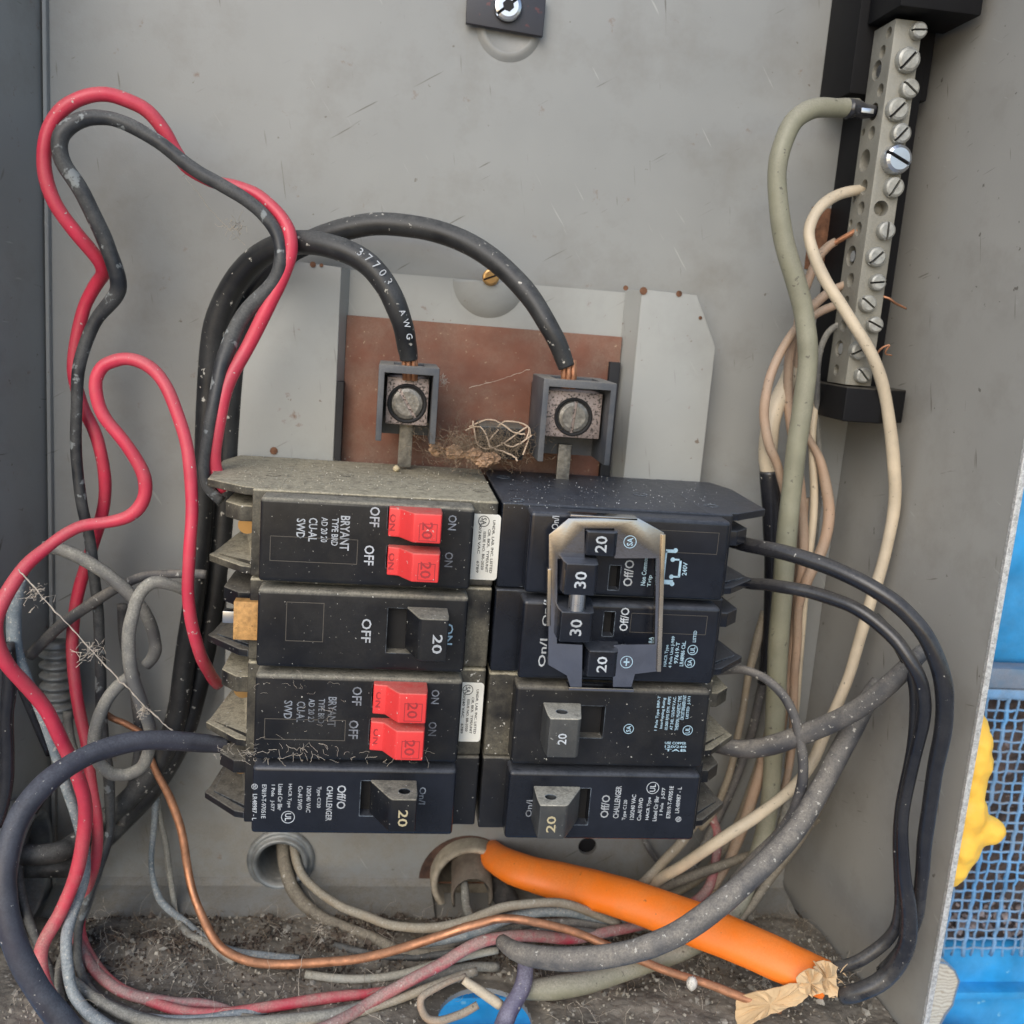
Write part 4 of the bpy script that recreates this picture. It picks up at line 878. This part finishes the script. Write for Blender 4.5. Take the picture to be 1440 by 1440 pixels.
wr('dark wire curving on the back wall under the bottom right breaker', [(905,1160,4,9),(908,1185,4,9),(925,1212,4),(960,1235,8,12)], W_DGRY, 9)
wr('brownish wire running behind the lower right bundle', [(1150,1150,30,14),(1100,1185,30,14),(1050,1205,30),(1000,1222,30,16),(950,1240,30),(910,1258,30)], W_BRN, 14)
wr('upper of the black wires leaving the large right breaker', [(1028,760,60,22),(1050,766,66),(1100,776,76,24),(1160,795,86,25),(1220,822,96,26),(1270,858,102,27),(1305,900,106),(1326,955,108,28),(1328,1010,108,28),(1318,1070,106,26),(1307,1130,104,24),(1300,1190,102),(1296,1240,100,22),(1288,1290,98),(1268,1336,96,22),(1240,1368,94)], W_BLK, 24)
wr('middle black wire bending down to the torn cable end', [(1040,818,62,18),(1062,821,66),(1110,826,76,20),(1160,838,84,21),(1205,856,92),(1245,885,98,22),(1278,925,104),(1296,965,106,22),(1300,1010,106),(1288,1060,104,20),(1275,1110,102),(1268,1170,102,20),(1271,1230,102,24),(1278,1285,102,27),(1274,1330,102,29),(1248,1372,100,31),(1212,1394,98,31),(1184,1400,94,30)], W_BLK, 22)
wr('inner black wire hugging the others at the right wall', [(1230,868,80,18),(1260,900,88),(1284,950,94,18),(1288,1010,96),(1278,1070,96,14),(1266,1130,96),(1262,1190,96,16),(1264,1250,96),(1264,1295,96,18),(1245,1325,94,20),(1210,1350,92,21),(1172,1362,88,20)], W_BLK, 18)
wr('thick grey cable from the lower right breaker', [(995,1045,50,22),(1020,1050,54,26),(1052,1054,58,29),(1085,1048,62,31),(1130,1032,68,32),(1180,1012,76,32),(1222,986,84,31),(1258,955,90,30),(1286,928,92,27),(1300,915,88,24)], W_DGRY, 31, cat='cable')
wr('thick dusty grey cable lying over the orange one', [(1238,960,60,30),(1212,1000,62,32),(1185,1050,66,34),(1158,1102,72,34),(1118,1168,82,35),(1065,1225,92,36),(1010,1273,100,38),(955,1312,104,38),(890,1338,104,37),(810,1349,98,37),(752,1345,90,35),(722,1336,82,29),(706,1324,72,22)], W_DGRY, 35, cat='cable')
wr('slim grey wire arcing from the large right breaker', [(1000,946,50,11),(1040,941,56,13),(1078,954,62,14),(1105,982,66,15),(1120,1015,68),(1128,1060,70,16),(1128,1105,70,17),(1114,1145,68,17),(1090,1178,64),(1060,1205,58,15),(1030,1240,50)], W_DGRY, 15)
wr('black cable dropping from the sleeve in the large bushing', [(690,1228,0,30),(700,1245,5,36),(712,1266,16,38),(722,1290,26,36),(728,1318,36,30),(730,1345,50,26)], W_BLK, 28, cat='cable')
wr('grey wire squeezed beside the sleeve in the large bushing', [(652,1240,10,12),(655,1265,16,14),(662,1292,26,14),(668,1320,36,12)], W_GRY, 13)
wr('off white strand hanging between the cream wire and the olive cable', [(1150,560,24,9),(1142,620,26,11),(1146,690,26,12),(1140,770,26,12),(1128,850,24,13),(1122,930,22,13),(1118,1000,20,13),(1108,1080,20,12)], W_WHT, 12)
wr('pale strand low in the bundle right of the lower breakers', [(1100,900,14,12),(1090,980,14,12),(1074,1060,14,14),(1050,1130,14,14),(1020,1190,14,13),(985,1235,14,13),(940,1260,16,13)], W_TAND, 13)
wr('dark wire deep in the bundle beside the lower right breakers', [(1092,860,10,14),(1078,940,10,14),(1060,1020,10,14),(1036,1090,10,14),(1010,1150,12,14),(985,1200,16,14),(960,1240,20,14)], W_DGRY, 14)
wr('brown grey wire crossing under the dusty grey cable on the right', [(1175,1090,34,12),(1150,1140,36,13),(1118,1190,38,14),(1080,1240,42,14),(1048,1285,48,14),(1010,1322,56,13)], W_BRN, 13)
wr('grey wire tucked along the olive cable near the floor', [(1112,1110,24,14),(1098,1170,26,14),(1078,1225,32,15),(1052,1275,42,15),(1015,1312,54,15),(965,1340,62,14)], W_GRY, 15)
wr('dark wire dropping behind the grey hoop', [(172,850,14,14),(176,910,14,14),(190,970,14,14),(196,1040,14,14),(186,1100,16,13),(170,1160,20,13)], W_DGRY, 14)
wr('grey wire falling behind the two lower red wires', [(95,1000,20,13),(104,1060,22,13),(128,1120,24,13),(142,1180,28,12),(138,1230,32,12),(120,1280,38,12),(96,1330,46,13),(80,1380,56,14),(92,1430,66,14)], W_GRY, 13)
wr('black wire looping round the left side fitting', [(60,1120,26,14),(38,1160,34,14),(26,1220,40,14),(36,1285,46,14),(60,1340,52,13),(80,1400,62,14)], W_FEED, 14)
wr('slim black wire in the tangle at the floor centre', [(470,1330,40,12),(540,1345,46,12),(610,1346,50,12),(680,1330,54,12),(740,1312,54,12),(800,1306,50,12),(860,1316,46,12)], W_FEED, 12)
wr('pale grey wire in the tangle at the floor centre', [(430,1370,56,13),(500,1378,60,13),(570,1368,60,13),(640,1348,60,13),(700,1336,58,12)], W_WGY, 13)
wr('frayed copper end poking out right of the strip', [(1228,412,40,4),(1245,418,42,4),(1260,426,42,3.5),(1274,434,40,3)], COPPER, 4)
wr('tiny curled copper hairs low on the strip', [(1230,500,44,3),(1240,490,47,3),(1252,484,48,2.5),(1244,498,46,2.5),(1254,500,45,2)], COPPER, 3)
# orange cable
org_o, opts, orad = wire('orange_cable', 'flat bright orange cable with a torn end', 'cable', [(690,1178,-22,26),(684,1188,-8,34),(690,1200,6,42),(708,1213,16,50),(740,1227,24,57),(790,1240,30,62),(860,1258,44,66),(930,1281,56,70),(1000,1308,68,72),(1070,1338,80,72),(1125,1363,88,70),(1162,1378,92,66)], W_ORG, 60, ratio=.62, wob=.05)
# torn end : kraft paper petals and filler
pe = opts[-1]; dr = (opts[-1] - opts[-5]).normalized()
tp_ = empty('torn_paper', 'ragged kraft paper at the torn end of the orange cable', 'paper', pe)
def sheet(name, parent, pix, m, th=.4, jit=1.2):
    """crumpled sheet through photo points"""
    P = [at(*p) for p in pix]; c = sum(P, Vector()) / len(P); bm = bmesh.new()
    ring = []
    for i, p in enumerate(P):
        q = P[(i+1) % len(P)]
        for k in range(4):
            v = p.lerp(q, k / 4) + Vector((R.uniform(-.25,.25), R.uniform(-.3,.3), R.uniform(-.25,.25))) * jit; ring.append(v)
    inner = [c.lerp(v, .5) + Vector((0, R.uniform(-jit, jit), 0)) for v in ring]
    A = [bm.verts.new(v) for v in ring]; B = [bm.verts.new(v) for v in inner]; C = bm.verts.new(c)
    n = len(A)
    for i in range(n): bm.faces.new((A[i], A[(i+1)%n], B[(i+1)%n], B[i])); bm.faces.new((B[i], B[(i+1)%n], C))
    o = link(name, bm2me(bm), m, parent); mm = o.modifiers.new('s', 'SOLIDIFY'); mm.thickness = th * .001; return o
sheet('flap', tp_, [(1036,1404,84),(1075,1392,90),(1122,1382,96),(1138,1380,98),(1136,1402,98),(1120,1415,96),(1085,1426,92),(1056,1440,90),(1040,1452,88),(1034,1430,84)], PAPER)
sheet('tuft', tp_, [(1145,1352,94),(1162,1350,96),(1176,1358,96),(1178,1378,98),(1177,1400,98),(1164,1402,98),(1150,1392,98),(1146,1370,96)], PAPER, jit=2)
sheet('tuft', tp_, [(1120,1374,98),(1142,1362,100),(1156,1372,101),(1158,1396,100),(1140,1402,99),(1124,1392,98)], PAPER, jit=2)
bm = bmesh.new()
for _ in range(18):
    p = pe + Vector((R.gauss(0, 2.6), R.gauss(-1, 2), R.gauss(0, 3.4))) + dr * R.uniform(0, 4.5)
    q = p + dr * R.uniform(.5, 3) + Vector((R.gauss(0, 1), R.gauss(0, 1), R.gauss(0, 1)))
    sweep(bm, [p, p.lerp(q, .5) + Vector((R.gauss(0, .4), 0, R.gauss(0, .4))), q], [.22, .2, .1], n=4)
link('fibre_filler', bm2me(bm), PAPER, tp_)
fl_ = wr('copper end', [(1040,1400,92,14),(1075,1411,94,12),(1098,1418,94,6)], COPPER, 12, parent=tp_, origin=False) if False else None

# ------------------------------------------------------------------ spray foam outside the right wall
bm = bmesh.new()
blobs = [(1368,1016,82,17),(1372,1042,84,19),(1366,1072,84,23),(1360,1104,84,21),(1352,1140,84,27),(1368,1164,84,13),(1382,1167,85,15),(1394,1168,86,17),(1343,1185,84,28),(1330,1215,84,24),(1318,1236,84,16)]
_old = [(1352,1020,60,26),(1366,1040,60,20),(1350,1060,60,34),(1374,1062,62,15),(1345,1100,60,34),(1362,1110,62,20),(1335,1140,62,38),(1355,1148,64,24),(1372,1160,70,13),(1388,1164,74,17),(1397,1168,74,15),(1330,1180,62,34),(1345,1196,64,20),(1318,1210,60,26),(1334,1214,60,15),(1360,1000,58,12),(1310,1228,60,14)]
for px, py, d, r in blobs:
    c = at(px, py, d); bmesh.ops.create_icosphere(bm, subdivisions=3, radius=1.5 * r * (T - d) / FPX, matrix=Matrix.Translation(c))
me = bm2me(bm); foam = link('spray_foam', me, FOAM, None, label='lumpy yellow expanding foam bulging outside the right wall', cat='spray foam', origin=at(1352, 1100, 60))
rm = foam.modifiers.new('r', 'REMESH'); rm.mode = 'VOXEL'; rm.voxel_size = .0009
sm_ = foam.modifiers.new('sm', 'SMOOTH'); sm_.iterations = 40; sm_.factor = .7
tx = bpy.data.textures.new('lump', 'CLOUDS'); tx.noise_scale = .006
dp = foam.modifiers.new('d', 'DISPLACE'); dp.texture = tx; dp.strength = .0018; dp.mid_level = .5
dg = bpy.context.evaluated_depsgraph_get(); dg.update(); nm = bpy.data.meshes.new_from_object(foam.evaluated_get(dg)); foam.modifiers.clear(); foam.data = nm
bmf = bmesh.new(); bmf.from_mesh(nm)
o_ = foam.location
kill = [v for v in bmf.verts if (v.co.x + o_.x) * 1000 < wallx(-(v.co.y + o_.y) * 1000) + 1.7]
for v in kill: v.co.x = (wallx(-(v.co.y + o_.y) * 1000) + 1.7) * .001 - o_.x
bmf.to_mesh(nm); bmf.free(); nm.shade_smooth()
if not nm.materials: nm.materials.append(FOAM)

# ------------------------------------------------------------------ dirt, crumbs, webs
bm = bmesh.new(); nx, ny = 420, 120; vs = []
def dirt_h(x, d):
    v = Vector((x * .05, d * .05, 0)); h = 1.0 + 1.6 * noise.noise(v) + .8 * noise.noise(v * 3) + .35 * noise.noise(v * 9) + .45 * noise.noise(v * 24) + .25 * abs(noise.noise(v * 45))
    h += 2.2 * math.exp(-((d - 32) / 14) ** 2)
    dist = math.hypot(x - fh.x, d + fh.y); 
    if dist < 24: h -= (24 - dist) * .8
    return h
for i in range(nx + 1):
    row = []
    for j in range(ny + 1):
        d = 22 + 76 * j / ny; x = leftx(d) + 1 + (wallx(d) - leftx(d) - 2) * i / nx
        row.append(bm.verts.new((x, -d, max(-247.97, -247.9 + dirt_h(x, d)))))
    vs.append(row)
for i in range(nx):
    for j in range(ny):
        q = (vs[i][j], vs[i+1][j], vs[i+1][j+1], vs[i][j+1])
        cx = sum(v.co.x for v in q) / 4; cd = -sum(v.co.y for v in q) / 4
        if math.hypot(cx - fh.x, cd + fh.y) > 17: bm.faces.new(q)
link('floor_dirt', bm2me(bm), SOIL, None, smooth=True, kind='stuff', label='grey brown dirt and dust covering the box floor')
def fp(dm=60, s=20, xr=(-120, 195), cl=False):
    def f():
        while True:
            x = R.uniform(*xr); d = min(96, max(23, R.gauss(dm, s)))
            if cl and noise.noise(Vector((x * .07, d * .09, 5))) + .5 * noise.noise(Vector((x * .25, d * .25, 5))) < R.uniform(-.25, .35) : continue
            if math.hypot(x - fh.x, d + fh.y) > 18 and leftx(d) + 2 < x < wallx(d) - 2: return Vector((x, -d, -247.6 + dirt_h(x, d)))
    return f
chips('brown_lumps', 350, fp(35, 9, (-112, 150), True), 1.9, mat('lump_dirt', (.11,.085,.065), .95, var=.6, vscale=200), 'brown lumps of dirt along the back of the floor')
chips('husks', 300, fp(60, 25, cl=True), 1.9, mat('grey_flake', (.30,.28,.24), .9, var=.5, vscale=80), 'larger grey flakes and husks on the floor dirt')
chips('crumbs', 1800, fp(55, 25), .8, mat('pale_crumb', (.36,.33,.27), .9, var=.5, vscale=120), 'pale crumbs of plaster and shell scattered over the floor dirt')
chips('clods', 3200, fp(36, 12, (-112, 150), True), .8, SOILD, 'dark brown clods heaped along the back of the floor')
def fibres(name, n, pf, L, r, m, label):
    bm = bmesh.new()
    for _ in range(n):
        p = pf(); d = Vector((R.gauss(0,1), R.gauss(0,1), R.gauss(.2,.7))).normalized(); k = 6; pts = [p]
        for i in range(k):
            d = (d + Vector((R.gauss(0,.45), R.gauss(0,.45), R.gauss(0,.45)))).normalized(); pts.append(pts[-1] + d * L * R.uniform(.5, 1.3) / k)
        sweep(bm, pts, [r] * len(pts), n=3, cap=False)
    return link(name, bm2me(bm), m, None, kind='stuff', label=label)
fibres('floor_fluff', 2600, fp(42, 17), 7, .06, WEBD, 'brown fluff and fibres tangled in the floor dirt')
fibres('floor_cobweb', 420, fp(55, 22), 14, .06, WEB, 'pale cobweb wisps over the floor')
# cobweb strands, stretched
def web(label, P, r=.13, clumps=()):
    pts = [at(*p) for p in P]; bm = bmesh.new(); q = []
    for a, b in zip(pts, pts[1:]):
        for i in range(10): q.append(a.lerp(b, i / 10) + Vector((R.gauss(0,.12), R.gauss(0,.12), R.gauss(0,.12))))
    q.append(pts[-1]); sweep(bm, q, [r * R.uniform(.6, 1.6) for _ in q], n=5)
    for px, py, d, s in clumps:
        c = at(px, py, d)
        for _ in range(40):
            a = c + Vector((R.gauss(0,s), R.gauss(0,s), R.gauss(0,s))); b = a + Vector((R.gauss(0,s), R.gauss(0,s), R.gauss(0,s)))
            sweep(bm, [a, a.lerp(b, .5) + Vector((R.gauss(0,s*.3),)*3), b], [.08]*3, n=3, cap=False)
    return link('cobweb_thread', bm2me(bm), WEB, None, label=label, cat='cobweb', origin=pts[0])
web('dusty cobweb thread stretched down across the left wires', [(26,800,80),(60,840,78),(120,905,74),(170,958,70),(205,995,68),(245,1030,66)], .2, [(52,834,78,1.6),(128,918,72,1.8),(203,1000,68,1.0)])
web('thin cobweb thread hanging at the lower left back wall', [(145,1262,12),(146,1336,20)], .08)
web('cobweb thread between the two big terminals', [(660,545,30),(700,535,34),(745,520,40)], .07, [(622,535,30,1.0)])
web('cobweb wisp left of the arching feeders', [(262,250,30),(300,300,26),(345,345,24)], .07, [(330,318,24,1.5)])
web('cobweb wisp hanging over the floor centre', [(421,1440,80),(420,1380,70),(425,1345,60),(450,1308,40)], .09, [(450,1306,40,1.2),(418,1410,70,1.2)])
fibres('breaker_fluff', 110, lambda: at(R.uniform(300, 600), 1060 + R.gauss(0, 4), 90 + R.gauss(0, 1.5)), 5, .06, WEB, 'pale fluff caught between the two lowest left breakers')
fibres('face_hair', 30, lambda: at(R.uniform(345, 480), R.uniform(950, 1060), 91.5), 4, .035, WEB, 'pale hairs and web stuck on the third left breaker face')
# insect nest between the terminals
nest = empty('insect_nest', 'brown insect husks and bent dry legs between the two terminals', 'nest', at(690, 640, 30))
for px, py, d, sx in ((615, 632, 40, 3.0), (640, 636, 44, 3.4), (668, 640, 46, 3.2), (690, 645, 48, 3.0), (680, 650, 52, 2.6)):
    bm = bmesh.new(); c = at(px, py, d); bmesh.ops.create_icosphere(bm, subdivisions=3, radius=1); sx *= .75
    for v in bm.verts:
        nn_ = 1 + .6 * noise.noise(v.co * 2.5 + Vector((px, 0, 0))); v.co = Vector((v.co.x * sx * 1.3 * nn_, v.co.y * sx * nn_, v.co.z * sx * .9 * nn_)) + c
    link('husk', bm2me(bm), BUG, nest)
for leg in ([(665,592,40),(672,625,42),(700,628,44),(742,600,44),(740,618,46)], [(700,600,40),(715,592,42),(745,604,44),(735,640,46)], [(700,605,42),(688,625,44),(720,640,48),(728,648,50)],
            [(655,605,40),(676,600,42),(690,630,46)], [(705,622,44),(722,628,46),(748,612,46)], [(660,600,38),(690,590,42),(720,606,44),(738,612,46)]):
    bm = bmesh.new(); lp = [Vector(crom([tuple(at(*p)) for p in leg], i / 5)) + Vector((R.gauss(0,.12),) * 3) for i in range((len(leg) - 1) * 5 + 1)]; sweep(bm, lp, [.22 + .1 * R.random() for _ in lp], n=6); link('dry_leg', bm2me(bm), TWIG, nest)
q = at(708, 612, 30); box('black_stub', nest, BK, q.x - 9, q.x + 8, 10, 30, q.z - 9, q.z + 3, bev=.6)
fibres('nest_fluff', 1100, lambda: at(R.gauss(675, 36), R.gauss(628, 13), R.uniform(34, 52)), 5, .055, WEBD, 'brown fluff around the insect husks')
# husk seed on copper wire, small pebble on top of first breaker
bm = bmesh.new(); c = at(973, 1383, 84); bmesh.ops.create_icosphere(bm, subdivisions=3, radius=1)
for v in bm.verts: v.co = Vector((v.co.x * 1.9, v.co.y * 1.7, v.co.z * 2.8)) * (1 + .2 * noise.noise(v.co * 3)) + c
link('cocoon', bm2me(bm), mat('white_cocoon', (.62,.6,.55), .6, var=.3, vscale=900, spec=.5, scol=(.1,.09,.08), sscale=900), None, smooth=True, label='small white speckled cocoon stuck to the copper wire', cat='cocoon', origin=c)
def topdot(px, py, z=ZT):
    rr = Vector((px - 720, py - 720, FPX)); w = Vector((rr.dot(XW), rr.dot(YW), rr.dot(ZW))); k_ = z / w[2]; return Vector((w[0] * k_, -(T - w[1] * k_), z))
bm = bmesh.new(); c = topdot(557, 662) + Vector((0, 0, .9)); bmesh.ops.create_icosphere(bm, subdivisions=2, radius=1.25)
for v in bm.verts: v.co = v.co * (1 + .3 * noise.noise(v.co * 2)) + c
link('pebble', bm2me(bm), mat('cream_crumb', (.58,.48,.30), .7, var=.2), None, smooth=True, label='small cream crumb on top of the first left breaker', cat='crumb', origin=c)
chips('breaker_dust', 500, lambda: topdot(R.uniform(330, 690), R.uniform(640, 690)) + Vector((0, 0, .1)), .28, mat('dust_crumb', (.42,.39,.31), .9, var=.4, vscale=300), 'fine crumbs lying on the dusty top of the first left breaker')
chips('breaker_specks', 260, lambda: topdot(R.uniform(715, 1010), R.uniform(670, 715)) + Vector((0, 0, .05)), .2, mat('speck', (.45,.46,.46), .9), 'tiny pale specks on the black top of the large right breaker')
# ledge seen through the floor hole
box('lower_ledge', None, BLUE, -200, 300, 0, 150, -330, -318, bev=1, label='blue painted ledge showing through the hole in the box floor', cat='ledge')

# phrases shared by things of one kind
GR = {'circuit breaker': 'circuit breakers in two columns', 'wire': 'thin insulated and bare wires in the box', 'cable': 'thick cables in the box', 'bushing': 'round conduit bushings',
      'lug': 'pair of main wire terminals', 'cobweb': 'cobweb threads', 'wire strands': 'bare strands at the main terminals'}
for o in bpy.data.objects:
    if o.parent is None and o.get('category') in GR: o['group'] = GR[o['category']]
